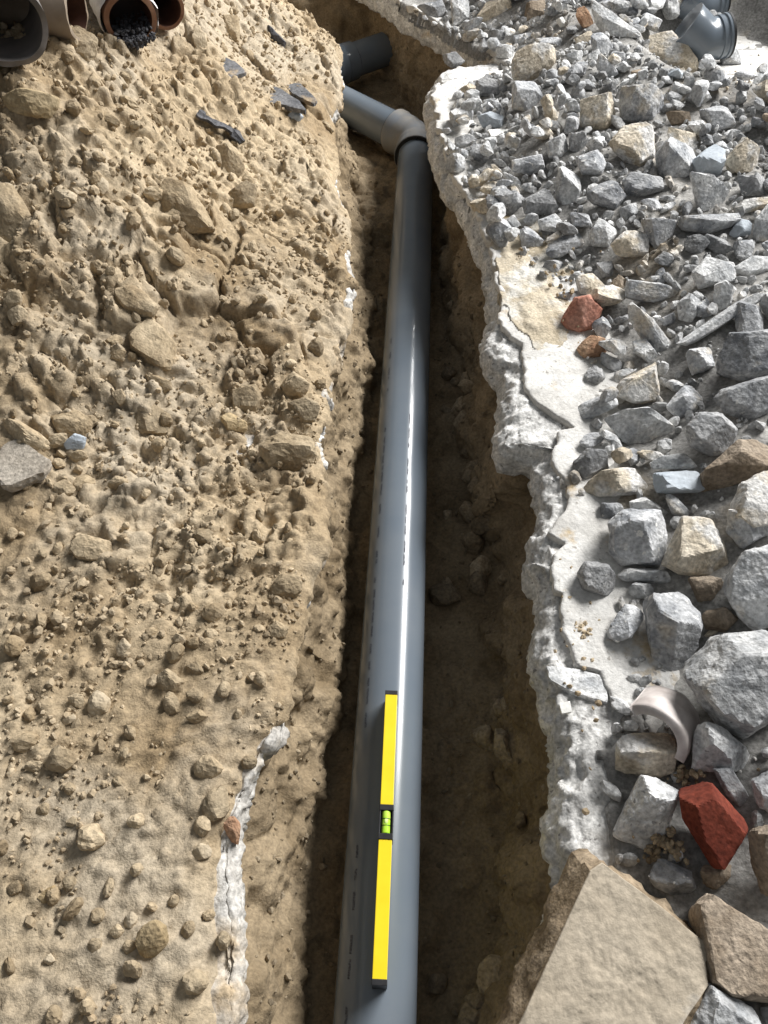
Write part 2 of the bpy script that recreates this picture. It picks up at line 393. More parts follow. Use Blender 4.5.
# ------------------------------------------------------------------ trench walls and bottom
def baseL(Y):
    x = np.maximum(XL(Y) + 0.055, pipeX(Y) - 0.105)
    x = np.minimum(x, pipeX(Y) - 0.072)
    k = ss((Y - 1.95) / 0.25)
    return x * (1 - k) + (XL(Y) + 0.03) * k
def baseR(Y):
    x = np.maximum(XR(Y) - 0.035, pipeX(Y) + 0.085)
    far = np.interp(Y, [2.05, 2.17, 2.33, 2.65, 2.9, 3.1], [.22, .30, .25, .12, .03, -.04])
    k = ss((Y - 2.02) / 0.1)
    return x * (1 - k) + far * k
YT = np.concatenate([np.linspace(-0.45, 0.0, 60)[:-1], np.linspace(0.0, 2.9, 620), np.linspace(2.9, 3.3, 90)[1:]])
bl, br, xl, xr = baseL(YT), baseR(YT), XL(YT), XR(YT)
fl = FLOOR + 0.23 * ss((YT - 3.06) / 0.16)
nL, nB, nRr = 60, 46, 60
parts = []
t = np.linspace(0, 1, nL)[None]
lx = xl[:, None] - 0.050 + (bl - xl + 0.050)[:, None] * (t ** 1.1); lz = -0.045 + (fl[:, None] + 0.045) * t
parts.append((lx, lz))
t = np.linspace(0, 1, nB + 2)[None, 1:-1]
parts.append((bl[:, None] + (br - bl)[:, None] * t, fl[:, None] + 0 * t - 0.012 * np.sin(np.pi * t)))
t = np.linspace(0, 1, nRr)[None]
topx = np.maximum(xr + 0.035, br + 0.02)
parts.append((br[:, None] + (topx - br)[:, None] * t ** 1.2, fl[:, None] + (-0.07 - fl[:, None]) * t))
TX = np.concatenate([p[0] for p in parts], 1); TZ = np.concatenate([p[1] for p in parts], 1)
TG = np.stack([TX, np.repeat(YT[:, None], TX.shape[1], 1), TZ], -1)
n_ = normals_grid(TG); ctr = np.stack([(bl + br) / 2, YT, 0 * YT - 0.1], -1)[:, None]
n_ *= np.sign(((ctr - TG) * n_).sum(-1, keepdims=True) + 1e-9)
P = TG.reshape(-1, 3)
dd = 0.014 * fbm(P, 9, 3, 121) + 0.012 * fbm(P, 42, 4, 122) + 0.40 * lumps(P, 0.075, 131, dens=0.3) + 0.45 * lumps(P, 0.03, 141, dens=0.4) + 0.003 * fbm(P, 150, 2, 123) - 0.010
dd = dd.reshape(TX.shape)
edgew = np.ones(TX.shape[1]); edgew[:26] = np.linspace(0.1, 1, 26); edgew[-6:] = np.linspace(1, 0.2, 6)
near_pipe = np.exp(-((TX - pipeX(YT)[:, None]) / 0.085) ** 4) * (TZ < FLOOR + 0.03) * (YT < 2.3)[:, None]
dd = np.where(near_pipe > 0.3, np.minimum(dd, 0.004), dd)
TG = TG + n_ * (dd * edgew[None])[..., None]
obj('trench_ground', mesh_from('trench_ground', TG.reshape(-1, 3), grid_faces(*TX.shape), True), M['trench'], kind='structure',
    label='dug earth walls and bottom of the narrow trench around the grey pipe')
TGX, TGZ = TG[..., 0], TG[..., 2]

# ------------------------------------------------------------------ right: broken floor slab with white screed
floor_r = obj('floor', slab_mesh('floor', XR, 1, 0.040, 0.085, 0.10, 2.6, 0.0085, 151), M['slab'], kind='structure',
              label='broken pale concrete floor slab along the right side of the trench')
sx = XS(Yrow)
scol = np.concatenate([[0.004, 0.002, 0.0, 0.0, 0.0015], np.linspace(0.006, 0.30, 40), [0.4, 0.6]])
sz = np.concatenate([[-0.012, -0.008, -0.003, 0.004, 0.0075], np.full(42, 0.008)])
SGr = np.stack([sx[:, None] + scol[None], np.repeat(Yrow[:, None], len(scol), 1), np.repeat(sz[None], nr, 0)], -1)
SGr = np.concatenate([SGr, np.stack([np.full((nr, 1), 2.6), Yrow[:, None], np.full((nr, 1), 0.008)], -1)], 1)
P = SGr.reshape(-1, 3)
SGr[..., 2] += ((0.003 + 0.007 * ss((P[:, 1] - 1.2) / .3)) * fbm(P, 16, 4, 161) + 0.0016 * fbm(P, 80, 2, 162)).reshape(SGr.shape[:2])
obj('screed_layer', mesh_from('screed_layer', SGr.reshape(-1, 3), grid_faces(*SGr.shape[:2]), True), M['screed'], parent=floor_r, label='thin white screed with a cracked edge')

def BR(X, Y):
    """height of the rubble bed on the right slab"""
    X = np.asarray(X, float); Y = np.asarray(Y, float)
    d = X - XB(Y)
    k = 0.085 * ss((d - 0.01) / 0.28) + 0.05 * ss((d - 0.3) / 0.6)
    nearend = 1 - 0.35 * ss((0.35 - Y) / 0.3)
    P = P2(X, Y)
    clear = ss((np.hypot((X - KP[0] - .08) / 0.30, (Y - KP[1] + .05) / 0.40) - 0.62) / 0.4)       # swept floor round the loose elbows
    return 0.004 + (k * nearend + 0.014 * fbm(P, 6, 3, 171) * ss((d - 0.02) / 0.1)) * clear
bx = np.linspace(0.02, 2.5, 300); by = np.linspace(-0.4, 3.3, 420)
BX, BY = np.meshgrid(bx, by)
dS = BX - XB(BY) + 0.03 + 0.05 * fbm(P2(BX.ravel(), BY.ravel()), 14, 3, 173).reshape(BX.shape)
BZ = BR(BX.ravel(), BY.ravel()).reshape(BX.shape) + np.where(dS < 0.03, -0.03, 0) + 0.006 * fbm(P2(BX.ravel(), BY.ravel()), 45, 3, 172).reshape(BX.shape) * ss((dS - .03) / .05)
Fb = grid_faces(*BX.shape); keep = (dS.ravel()[Fb].min(1) > 0.01)
Fb = Fb[keep]; used, inv = np.unique(Fb, return_inverse=True)
Vb = np.stack([BX, BY, BZ], -1).reshape(-1, 3)[used]
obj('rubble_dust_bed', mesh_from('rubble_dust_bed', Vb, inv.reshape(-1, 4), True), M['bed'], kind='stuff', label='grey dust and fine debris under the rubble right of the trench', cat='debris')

# ------------------------------------------------------------------ pipes
def sweep(pts, radii, seg=48, closed_loop=False, caps=True):
    pts = np.array(pts, float); n = len(pts)
    T = np.zeros_like(pts)
    for i in range(n):
        a = pts[i]; k = i + 1
        while k < n and np.linalg.norm(pts[k] - a) < 1e-7: k += 1
        j = i - 1
        while j >= 0 and np.linalg.norm(pts[j] - a) < 1e-7: j -= 1
        t = np.zeros(3)
        if k < n: t += (pts[k] - a) / np.linalg.norm(pts[k] - a)
        if j >= 0: t += (a - pts[j]) / np.linalg.norm(pts[j] - a)
        if np.linalg.norm(t) < 1e-6: t = T[i - 1]
        T[i] = t / np.linalg.norm(t)
    ref = np.array([0, 0, 1.0]) if abs(T[0][2]) < 0.9 else np.array([1.0, 0, 0])
    V = []
    for i in range(n):
        u = np.cross(ref, T[i]); u /= np.linalg.norm(u); v = np.cross(T[i], u)
        a = np.linspace(0, 2 * np.pi, seg, endpoint=False)
        V.append(pts[i] + radii[i] * (np.cos(a)[:, None] * u + np.sin(a)[:, None] * v))
    V = np.concatenate(V); faces = []
    for i in range(n - 1):
        for k in range(seg):
            k2 = (k + 1) % seg
            faces.append((i * seg + k, i * seg + k2, (i + 1) * seg + k2, (i + 1) * seg + k))
    if closed_loop:
        for k in range(seg):
            k2 = (k + 1) % seg
            faces.append(((n - 1) * seg + k, (n - 1) * seg + k2, k2, k))
    elif caps:
        faces.append(tuple(range(seg))[::-1]); faces.append(tuple((n - 1) * seg + k for k in range(seg)))
    return V, faces
def sharp_by_angle(me, deg=32):
    bm = bmesh.new(); bm.from_mesh(me)
    bmesh.ops.recalc_face_normals(bm, faces=bm.faces)
    for e in bm.edges:
        if len(e.link_faces) == 2 and e.calc_face_angle(0) > math.radians(deg): e.smooth = False
    bm.to_mesh(me); bm.free(); return me
def tube_mesh(name, pts, radii, origin, **k):
    V, Fa = sweep(pts, radii, **k)
    me = mesh_from(name, V - np.array(origin), Fa, True)
    return sharp_by_angle(me)
def line(p, d, ss_): return [np.array(p) + np.array(d) * s for s in ss_]
def empty(name, loc, label, cat, group=None):
    o = obj(name, None, loc=tuple(loc), label=label, cat=cat, group=group); o.empty_display_size = 0.05; return o
R0 = 0.055
def hollow_line(p, d, L, ro, ri, nseg=2):
    s = np.linspace(0, L, nseg)
    return line(p, d, s) + line(p, d, s[::-1]), [ro] * nseg + [ri] * nseg

C0 = np.array([pipeX(2.29), 2.29, PZ])
base = np.array([pipeX(1.0), 1.0, PZ - R0])
mp = empty('drain_pipe', base, 'long straight grey plastic drain pipe along the trench bottom, carrying the level', 'pipe')
p0 = PA - PDIR * 0.56
L = np.linalg.norm(C0 - p0) + 0.045
pts, rad = hollow_line(p0, PDIR, L, R0, R0 - 0.0035, 12)
obj('barrel', tube_mesh('barrel', pts, rad, base, seg=72, closed_loop=True), M['pvc'], parent=mp)
# printed marks
def print_marks(az, s_ranges, h=0.0034, seed=3):
    r = random.Random(seed); V, Fa = [], []
    side = np.cross(PDIR, [0, 0, 1.0]); side /= np.linalg.norm(side)          # to the right
    up = np.cross(side, PDIR)
    def pt(s, a): return PA + PDIR * s + (R0 + 0.0004) * (math.sin(a) * side + math.cos(a) * up) - base
    def quad(s0, s1, a0, a1):
        i = len(V); V.extend([pt(s0, a0), pt(s1, a0), pt(s1, a1), pt(s0, a1)]); Fa.append((i, i + 1, i + 2, i + 3))
    da = h / R0
    for (a, b) in s_ranges:
        s = a
        while s < b:
            k = r.randint(3, 9)
            for _ in range(k):
                wd = r.uniform(0.0016, 0.0028)
                kind = r.randint(0, 3)
                quad(s, s + 0.0006, az - da / 2, az + da / 2)
                if kind in (0, 1): quad(s, s + wd, az + da * .3, az + da / 2)
                if kind in (1, 2): quad(s, s + wd, az - da * .1, az + da * .1)
                if kind in (2, 3): quad(s, s + wd, az - da / 2, az - da * .3)
                if kind in (0, 3): quad(s + wd - .0006, s + wd, az - da / 2, az + da / 2)
                s += wd + 0.0008
            s += r.choice([0.004, 0.006, 0.014, 0.03])
    return V, Fa
V, Fa = print_marks(math.radians(-41), [(-0.10, 0.17), (0.36, 0.80), (0.83, 1.0), (1.12, 1.3)], 0.0042)
V2, F2 = print_marks(math.radians(15), [(0.62, 1.02)], 0.003, 8)
k = len(V)
me = mesh_from('print', np.array(V + V2), Fa + [tuple(i + k for i in f) for f in F2], False)
obj('print', me, M['ink'], parent=mp, label='tiny black printed lettering')

# elbow on the pipe end
def elbow_path(c0, d0, axis_turn, s1, arc_r, ang, s2):
    """straight s1, arc, straight s2; returns list of (point, distance)"""
    d0 = np.array(d0); zax = np.array(axis_turn, float)
    lat = np.cross(zax, d0); out = [c0 + d0 * s for s in np.linspace(0, s1, 6)]
    c = out[-1] + lat * arc_r
    for a in np.linspace(0, ang, 10)[1:]:
        out.append(c + arc_r * (-lat * math.cos(a) + d0 * math.sin(a)))
    d1 = d0 * math.cos(ang) + lat * math.sin(ang)
    e = out[-1]
    out += [e + d1 * s for s in np.linspace(0, s2, 6)[1:]]
    return out, d1
def socket_profile(n, mouth_start=True, mouth_end=True, rs=0.0625, rb=0.0595):
    r = [rb] * n
    return r
path, D1 = elbow_path(C0, PDIR, (0, 0, 1), 0.062, 0.07, math.radians(47), 0.062)
rad = [0.0668, 0.0668, 0.0632, 0.0632, 0.0632, 0.0600] + [0.0598] * 9 + [0.0632, 0.0632, 0.0632, 0.0668, 0.0668]
el = empty('pipe_elbow', path[8] - np.array([0, 0, 0.06]), 'grey plastic elbow fitted on the far end of the long pipe', 'pipe elbow')
eb = np.array(el.location)
obj('body', tube_mesh('body', path + path[::-1], rad + [r - 0.0075 for r in rad[::-1]], eb, closed_loop=True), M['pvc_dusty'], parent=el)
for c, d in ((path[0], PDIR), (path[-1], D1)):
    pp = line(c - d * 0.0015 if c is path[0] else c + d * 0.0015, d, [0, 0.004])
    pp2, rr = hollow_line(c - np.array(d) * 0.003, np.array(d), 0.006, 0.0645, R0 + 0.0004)
    obj('sealing_ring', tube_mesh('sealing_ring', pp2, rr, eb, closed_loop=True), M['rubber'], parent=el, label='black rubber ring')
# branch pipe
bstart = path[-1] - D1 * 0.04
pts, rad = hollow_line(bstart, D1, 0.50, R0, R0 - 0.0035, 6)
bp = empty('branch_pipe', bstart + D1 * 0.2 - np.array([0, 0, R0]), 'short grey pipe running from the elbow under the left soil edge', 'pipe')
obj('barrel', tube_mesh('barrel', pts, rad, np.array(bp.location), seg=56, closed_loop=True), M['pvc'], parent=bp)
# pipe further back
q0 = np.array([-0.215, 2.865, PZ + 0.005]); q1 = np.array([0.025, 3.035, PZ + 0.015]); qd = (q1 - q0) / np.linalg.norm(q1 - q0)
fp = empty('socket_pipe', q0 + qd * 0.15 - np.array([0, 0, R0]), 'grey pipe stub with a ribbed socket, farthest in the trench', 'pipe')
fb = np.array(fp.location)
pts, rad = hollow_line(q0, qd, np.linalg.norm(q1 - q0) - 0.03, R0, R0 - 0.0035, 3)
obj('barrel', tube_mesh('barrel', pts, rad, fb, closed_loop=True), M['pvc'], parent=fp)
sp = [0, 0.008, 0.010, 0.022, 0.024, 0.03, 0.032, 0.05, 0.052, 0.060, 0.066, 0.074, 0.078, 0.12, 0.125]
rp = [0.0555, 0.0665, 0.0665, 0.0665, 0.0635, 0.0635, 0.0665, 0.0665, 0.0635, 0.0635, 0.0655, 0.0655, 0.0625, 0.0615, 0.0555]
obj('socket', tube_mesh('socket', line(q0 + qd * 0.005, qd, sp), rp, fb, caps=False), M['pvc'], parent=fp)

# ------------------------------------------------------------------ spirit level
def box_mesh(name, size, center=(0, 0, 0), bev=0.0008):
    bm = bmesh.new(); bmesh.ops.create_cube(bm, size=1.0)
    for v in bm.verts: v.co = Vector((v.co.x * size[0] + center[0], v.co.y * size[1] + center[1], v.co.z * size[2] + center[2]))
    bmesh.ops.bevel(bm, geom=bm.edges[:], offset=bev, segments=2, affect='EDGES', profile=0.6)
    me = bpy.data.meshes.new(name); bm.to_mesh(me); bm.free(); return me
L0, L1 = np.array([-0.0058, 0.113]), np.array([0.0118, 0.5035]); lc = (L0 + L1) / 2
lev = empty('spirit_level', (lc[0], lc[1], PZ + R0), 'yellow spirit level with a green vial lying on the long grey pipe', 'spirit level')
lev.rotation_euler = (0, 0, -math.atan2(L1[0] - L0[0], L1[1] - L0[1]))
LL, LW, LH = 0.392, 0.0185, 0.040
for s in (-1, 1):
    y0, y1 = 0.0235, LL / 2 - 0.006
    obj('body_half', box_mesh('body_half', (LW, y1 - y0, LH), (0, s * (y0 + y1) / 2, LH / 2)), M['yellow'], parent=lev)
    obj('end_cap', box_mesh('end_cap', (LW + 0.0012, 0.007, LH + 0.001), (0, s * (LL / 2 - 0.003), LH / 2)), M['blackp'], parent=lev, label='black plastic end cap')
# the lower web runs through below the vial
obj('web', box_mesh('web', (LW * 0.8, 0.05, 0.012), (0, 0, 0.007)), M['yellow'], parent=lev)
hs = obj('vial_housing', None if False else box_mesh('vial_housing', (LW + 0.002, 0.047, 0.020), (0, 0, 0.022)), M['blackp'], parent=lev, label='black vial housing')
for s in (-1, 1):
    obj('housing_bar', box_mesh('housing_bar', (LW + 0.002, 0.008, 0.0095), (0, s * 0.0195, 0.0365)), M['blackp'], parent=hs)
    obj('housing_cheek', box_mesh('housing_cheek', (0.0022, 0.047, 0.0085), (s * (LW / 2 - 0.0001), 0, 0.0358), 0.0005), M['blackp'], parent=hs)
vy = [-0.0155, -0.0145, 0.0145, 0.0155]
vial = obj('vial', tube_mesh('vial', [np.array([0, y, 0.0345]) for y in vy], [0.005, 0.0062, 0.0062, 0.005], (0, 0, 0), seg=24), M['vial'], parent=hs, label='green liquid vial')
for y in (-0.0045, 0.0045):
    pp, rr = hollow_line(np.array([0, y - 0.0004, 0.0345]), np.array([0, 1.0, 0]), 0.0008, 0.0066, 0.0060)
    obj('vial_line', tube_mesh('vial_line', pp, rr, (0, 0, 0), seg=24, closed_loop=True), M['blackp'], parent=hs)
Vb_, Fb_ = ICO[2]
obj('bubble', mesh_from('bubble', Vb_ * np.array([0.0028, 0.0042, 0.0012]) + np.array([0, 0.001, 0.0402]), Fb_), M['bubble'], parent=hs)

# ------------------------------------------------------------------ loose elbows on the far right floor
def loose_elbow(loc, rotz, label, tilt=0.0):
    e = empty('loose_elbow', loc, label, 'pipe elbow', 'loose pipe elbows')
    e.rotation_euler = (1.1, tilt, rotz)
    e.scale = (0.88,) * 3
    # arms leave the knee at the origin; z lifted by the radius
    dl = np.array([math.cos(math.radians(146)), math.sin(math.radians(146)), 0]); dr = np.array([math.cos(math.radians(11)), math.sin(math.radians(11)), 0])
    z = np.zeros(3)
    A = [z + dl * s for s in (0.082, 0.080, 0.05, 0.03)]; B = [z + dr * s for s in (0.03, 0.036, 0.038, 0.046, 0.048, 0.056, 0.058, 0.068)]
    mid = [z]
    pts = A + mid + B
    rad = [0.0645, 0.065, 0.0635, 0.062] + [0.0655] + [0.060, 0.060, 0.0635, 0.0635, 0.0605, 0.0605, 0.0645, 0.0645]
    inner = pts[::-1]; ri = [q - 0.005 for q in rad[::-1]]
    obj('body', tube_mesh('body', pts + inner, rad + ri, (0, 0, 0), closed_loop=True), M['pvc'], parent=e)
    pp, rr = hollow_line(z + dr * 0.066, dr, 0.006, 0.0655, 0.0575)
    obj('sealing_ring', tube_mesh('sealing_ring', pp, rr, (0, 0, 0), closed_loop=True), M['rubber'], parent=e, label='black rubber ring')
    pp, rr = hollow_line(z + dl * 0.078, dl, 0.005, 0.0665, 0.060)
    obj('mouth_rim', tube_mesh('mouth_rim', pp, rr, (0, 0, 0), closed_loop=True), M['pvc'], parent=e)
    return e
kp = KP
loose_elbow((kp[0], kp[1] - 0.012, 0.068), 0.05, 'grey plastic pipe elbow lying open on white floor at far right, the nearer one')
kp2 = on_plane(704, 7, 0.075)
loose_elbow((kp2[0], kp2[1] + 0.035, 0.066), 0.35, 'grey pipe elbow half out of view behind the other loose elbow')

# ------------------------------------------------------------------ old pipes on top of the soil heap
def old_pipe(name, pxy, depth_up, d, L, ro, ri, mo, mi, label, ragged=0.0, seed=1, extra=None):
    P, t = on_height(pxy[0], pxy[1], lambda X, Y: HL(X, Y) + depth_up)
    c = P; d = np.array(d, float); d /= np.linalg.norm(d)
    e = empty(name, c - np.array([0, 0, ro]), label, 'old pipe', 'old pipes on the soil heap')
    b = np.array(e.location)
    def shell(n, r_list, s_list, m):
        V, Fa = sweep(line(c, -d, s_list), r_list, seg=44, caps=False)
        V = V - b
        V += (ragged * fbm(V * 1.0, 30, 3, seed))[:, None] * d[None] * (np.linalg.norm(V - (c - b), axis=1) < ro * 1.35)[:, None]
        obj(n, sharp_by_angle(mesh_from(n, V, Fa, True), 40), m, parent=e)
    s = np.linspace(0, L, 14)
    shell('outer_wall', [ri, ri + (ro - ri) * .5, ro] + [ro] * 13, np.concatenate([[0, 0, 0.001], s[1:]]), mo)
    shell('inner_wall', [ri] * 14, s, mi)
    if extra: extra(e, c, d, b)
    return e, c, d
def crust(e, c, d, b):
    V, Fa = sweep(line(c, -d, np.linspace(0.006, 0.10, 16)), [0.058 + 0.003 * math.sin(k * 2.1) for k in range(16)], seg=44, caps=False)
    V = V - b; ang = np.arctan2(V[:, 2] - 0.05, V[:, 0]); V += (0.006 * fbm(V, 45, 3, 5))[:, None] * (V - (c - b)) / 0.06
    obj('mortar_crust', mesh_from('mortar_crust', V, Fa, True), M['mortar'], parent=e, label='crumbling white mortar crust')
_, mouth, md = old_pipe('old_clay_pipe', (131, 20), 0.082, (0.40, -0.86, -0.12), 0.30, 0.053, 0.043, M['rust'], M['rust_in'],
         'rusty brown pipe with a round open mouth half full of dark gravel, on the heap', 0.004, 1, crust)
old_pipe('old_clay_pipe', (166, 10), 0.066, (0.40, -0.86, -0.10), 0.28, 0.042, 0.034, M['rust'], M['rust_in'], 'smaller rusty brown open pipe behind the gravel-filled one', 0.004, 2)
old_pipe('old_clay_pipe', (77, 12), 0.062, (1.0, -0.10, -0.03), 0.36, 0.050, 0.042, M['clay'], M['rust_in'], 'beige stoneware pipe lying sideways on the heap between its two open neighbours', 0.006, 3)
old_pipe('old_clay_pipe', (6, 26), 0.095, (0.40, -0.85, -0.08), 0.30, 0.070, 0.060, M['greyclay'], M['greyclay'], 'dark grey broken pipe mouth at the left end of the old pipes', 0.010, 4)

# ------------------------------------------------------------------ stones traced one by one
TILE = {'A': (0, 0), 'B': (256, 0), 'C': (512, 0), 'D': (0, 256), 'E': (256, 256), 'F': (512, 256), 'G': (0, 512), 'H': (256, 512), 'I': (512, 512), 'J': (0, 768), 'K': (256, 768), 'L': (512, 768)}
def hull(p):
    p = sorted(map(tuple, p))
    def half(q):
        h = []
        for a in q:
            while len(h) > 1 and (h[-1][0] - h[-2][0]) * (a[1] - h[-2][1]) - (h[-1][1] - h[-2][1]) * (a[0] - h[-2][0]) <= 0: h.pop()
            h.append(a)
        return h[:-1]
    return np.array(half(p) + half(p[::-1]))
def poly_px(tile, s):
    ox, oy = TILE[tile]
    return hull([(ox + float(a.split(',')[0]) / 3, oy + float(a.split(',')[1]) / 3) for a in s.split()])
def area_centroid(p):
    x, y = p[:, 0], p[:, 1]; x2, y2 = np.roll(x, -1), np.roll(y, -1); c = x * y2 - x2 * y; A = c.sum() / 2
    return abs(A), np.array([((x + x2) * c).sum() / (6 * A), ((y + y2) * c).sum() / (6 * A)])
CELL = 0.008
HM_X0, HM_Y0, HM_NX, HM_NY = 0.0, -0.4, 260, 460
gx = HM_X0 + (np.arange(HM_NX) + .5) * CELL; gy = HM_Y0 + (np.arange(HM_NY) + .5) * CELL
GXX, GYY = np.meshgrid(gx, gy)
HM0 = BR(GXX.ravel(), GYY.ravel()).reshape(GXX.shape); HM = HM0.copy()
def cells(V):
    i = np.floor((V[:, 0] - HM_X0) / CELL).astype(int); j = np.floor((V[:, 1] - HM_Y0) / CELL).astype(int)
    ok = (i >= 0) & (i < HM_NX) & (j >= 0) & (j < HM_NY)
    return i, j, ok
def hm_add(V):
    i, j, ok = cells(V); np.maximum.at(HM, (j[ok], i[ok]), V[ok, 2])
count = 0; BIG = []
def edges_px(pp):
    e = np.roll(pp, -1, 0) - pp; n = np.stack([e[:, 1], -e[:, 0]], -1); n /= np.linalg.norm(n, axis=1, keepdims=True) + 1e-9
    o = (n * pp).sum(1); c = pp.mean(0); sg = np.where(n @ c > o, -1, 1)
    return n * sg[:, None], o * sg
def covered(px, py, m):
    return any((n @ np.array([px, py]) - o).max() < m for n, o in BIG)
def traced(tile, s, mat, name, label, cat, hfun, thick=0.85, sub=4, rough=0.045, sink=0.06, flat=None, round_=0.0, group=None, tilt=(0, 0), front=3, lift=0.0):
    global count
    count += 1
    r = np.random.default_rng(1000 + count)
    pp = poly_px(tile, s); A, c = area_centroid(pp)
    P, t0 = on_height(c[0], c[1], hfun)
    if flat is None:
        k = t0 / F
        q = (pp - c) * np.array([1, -1]) * k
        ex, ey, ez = RIGHT, UP, -FWD
    else:
        zt = P[2] + flat + lift
        q3 = np.array([on_plane(x, y, zt) for x, y in pp]); c3 = on_plane(c[0], c[1], zt)
        q = (q3 - c3)[:, :2]; ex, ey, ez = np.array([1., 0, 0]), np.array([0, 1., 0]), np.array([0, 0, 1.])
    ar, c2 = area_centroid(q)
    if ((np.roll(q[:, 0], -1) - q[:, 0]) * (np.roll(q[:, 1], -1) + q[:, 1])).sum() > 0: q = q[::-1]
    Lmax = max(np.linalg.norm(a - b) for a in q for b in q); wid = ar / Lmax * 1.25
    half = wid / 2 * thick if flat is None else flat / 2
    D, Fa = ICO[5 if (wid > 0.055 and hfun is BR) else sub]
    N, off = [], []
    for i in range(len(q)):
        a, b = q[i], q[(i + 1) % len(q)]; e = b - a
        if np.linalg.norm(e) < 1e-5: continue
        n2 = np.array([e[1], -e[0]]) / np.linalg.norm(e); o = n2 @ a
        if o < 0: n2, o = -n2, -o
        for sg, (lo_, hi_) in ((1, (0.1, 0.55)), (-1, (0.05, 0.4))):
            al = r.uniform(lo_, hi_) if flat is None else r.uniform(0.0, 0.2)
            N.append(np.array([n2[0] * math.cos(al), n2[1] * math.cos(al), sg * math.sin(al)])); off.append(o * math.cos(al))
    if flat is None:
        for sg in (1, -1):
            for _ in range(front):
                v = np.array([r.normal(0, 0.42), r.normal(0, 0.42), sg]); v /= np.linalg.norm(v); N.append(v); off.append(half * r.uniform(0.75, 1.05))
    else:
        v = np.array([tilt[0], tilt[1], 1.0]); v /= np.linalg.norm(v); N.append(v); off.append(half)
        N.append(np.array([0, 0, -1.0])); off.append(half)
    N, off = np.array(N), np.maximum(np.array(off), 1e-4)
    # spread the sampling directions over the stone's own proportions
    U, S_, Wt = np.linalg.svd(q - q.mean(0), full_matrices=False); Lx = np.ptp(q @ Wt[0]) / 2; Ly = np.ptp(q @ Wt[1]) / 2
    Wt = Wt if np.linalg.det(Wt) > 0 else Wt * np.array([[1], [-1]])
    sc = np.stack([D[:, 0] * Lx, D[:, 1] * Ly, D[:, 2] * half], -1)
    loc = np.stack([sc[:, 0] * Wt[0, 0] + sc[:, 1] * Wt[1, 0], sc[:, 0] * Wt[0, 1] + sc[:, 1] * Wt[1, 1], sc[:, 2]], -1)
    dirs = loc / np.linalg.norm(loc, axis=1, keepdims=True)
    R = polytope(dirs, N, off)
    body = dirs * R[:, None]
    if round_: body = body * (1 - round_) + loc * 0.93 * round_
    size = wid
    sd = count * 7
    body = body * (1 + rough * fbm(body / size + count, 2.0, 4, sd)[:, None] * 1.6) + dirs * (size * 0.022 * fbm(body / size + 3, 9.0, 2, sd + 1))[:, None] * (rough / 0.045)
    Wv = body[:, :1] * ex + body[:, 1:2] * ey + body[:, 2:] * ez
    if flat is None:
        t = t0; d = ray(c[0], c[1])
        for _ in range(4):
            C = CAM + d * t; V = C + Wv * (t / t0)
            gap = np.quantile(V[:, 2] - hfun(V[:, 0], V[:, 1]), 0.06) + sink * size - lift
            t += gap / abs(d[2])
            t = min(max(t, t0 * 0.8), t0 * 1.05)
        C = CAM + d * t; Wv = Wv * (t / t0)
    else:
        C = c3 - np.array([0, 0, half])
    V = C + Wv
    zb = V[:, 2].min()
    org = np.array([C[0], C[1], zb])
    me = mesh_from(name, V - org, Fa, False)
    o = obj(name, me, M[mat], loc=tuple(org), label=label, cat=cat, group=group)
    if hfun is BR: hm_add(V); BIG.append(edges_px(pp))
    return o

ST = []
def S(tile, mat, s, label, name='concrete_chunk', cat='rubble', **k): ST.append((tile, mat, s, label, name, cat, k))
# far right (tile C)
S('C', 'g', '625,165 650,130 675,150 695,190 630,195', 'small grey rock standing in front of the nearer loose elbow')
S('C', 'l', '190,0 230,0 385,110 375,155 300,115 240,65', 'long pale slab shard lying diagonally left of the loose elbows', thick=1.2)
S('C', 'n', '40,10 100,0 105,55 35,70', 'brown stone at the upper picture edge left of the long pale shard')
S('C', 'rb', '175,30 215,20 250,75 215,82', 'rusty brown lump tucked under the long pale slab shard')
S('C', 'b', '0,180 10,145 60,135 130,145 130,190 60,245 0,240', 'rounded beige boulder at the far end near the trench corner', round_=0.35)
S('C', 'b', '385,150 400,110 470,95 500,130 560,200 550,225 480,205 400,170', 'beige-topped slab piece in front and left of the loose elbows', thick=1.0)
S('C', 'g', '235,95 270,90 305,145 290,180 240,160', 'upright grey block just below the long pale slab shard')
S('C', 'b', '290,430 330,380 400,370 430,400 430,470 380,510 300,460', 'crumbly sand-coloured lump amid grey far rubble, left of the blue flat stone')
S('C', 'b', '420,370 550,400 560,460 470,425', 'flat beige crust wedged beside the crumbly sand-coloured lump')
S('C', 'g', '430,460 460,420 550,440 560,480 510,565 440,520', 'grey block touching the left side of the blue flat stone')
S('C', 'u', '540,480 610,425 635,460 625,530 560,525', 'smooth blue-grey flat-faced stone amid the far rubble', rough=0.02, front=1)
S('C', 'b', '640,480 690,410 740,450 745,515 660,520', 'pale beige rock right of the blue flat-faced stone')
S('C', 'l', '125,510 140,490 205,530 210,580 170,640 140,590', 'pale pointed wedge-shaped stone standing upright in the far rubble')
S('C', 'd', '30,600 100,560 140,620 120,645 35,645', 'dark grey rock left of the pale pointed wedge')
S('C', 'g', '220,580 290,530 345,590 310,630 250,610', 'mid grey rock right of the pale pointed wedge')
S('C', 'g', '330,540 360,515 450,530 455,570 400,590 350,590', 'flat-topped grey rock under the crumbly sand-coloured lump')
S('C', 'l', '505,510 560,520 655,570 640,620 570,635 540,570', 'pale angular rock below the blue flat-faced stone')
S('C', 'd', '655,530 768,525 768,585 670,590', 'dark wide rock at the right edge below the pale beige rock')
S('C', 'g', '190,470 255,450 290,480 270,525 210,520', 'grey angular rock above the mid grey one, left of the sand-coloured lump')
S('C', 'l', '100,430 150,400 170,440 160,470 110,475', 'small pale rock directly above the pointed wedge')
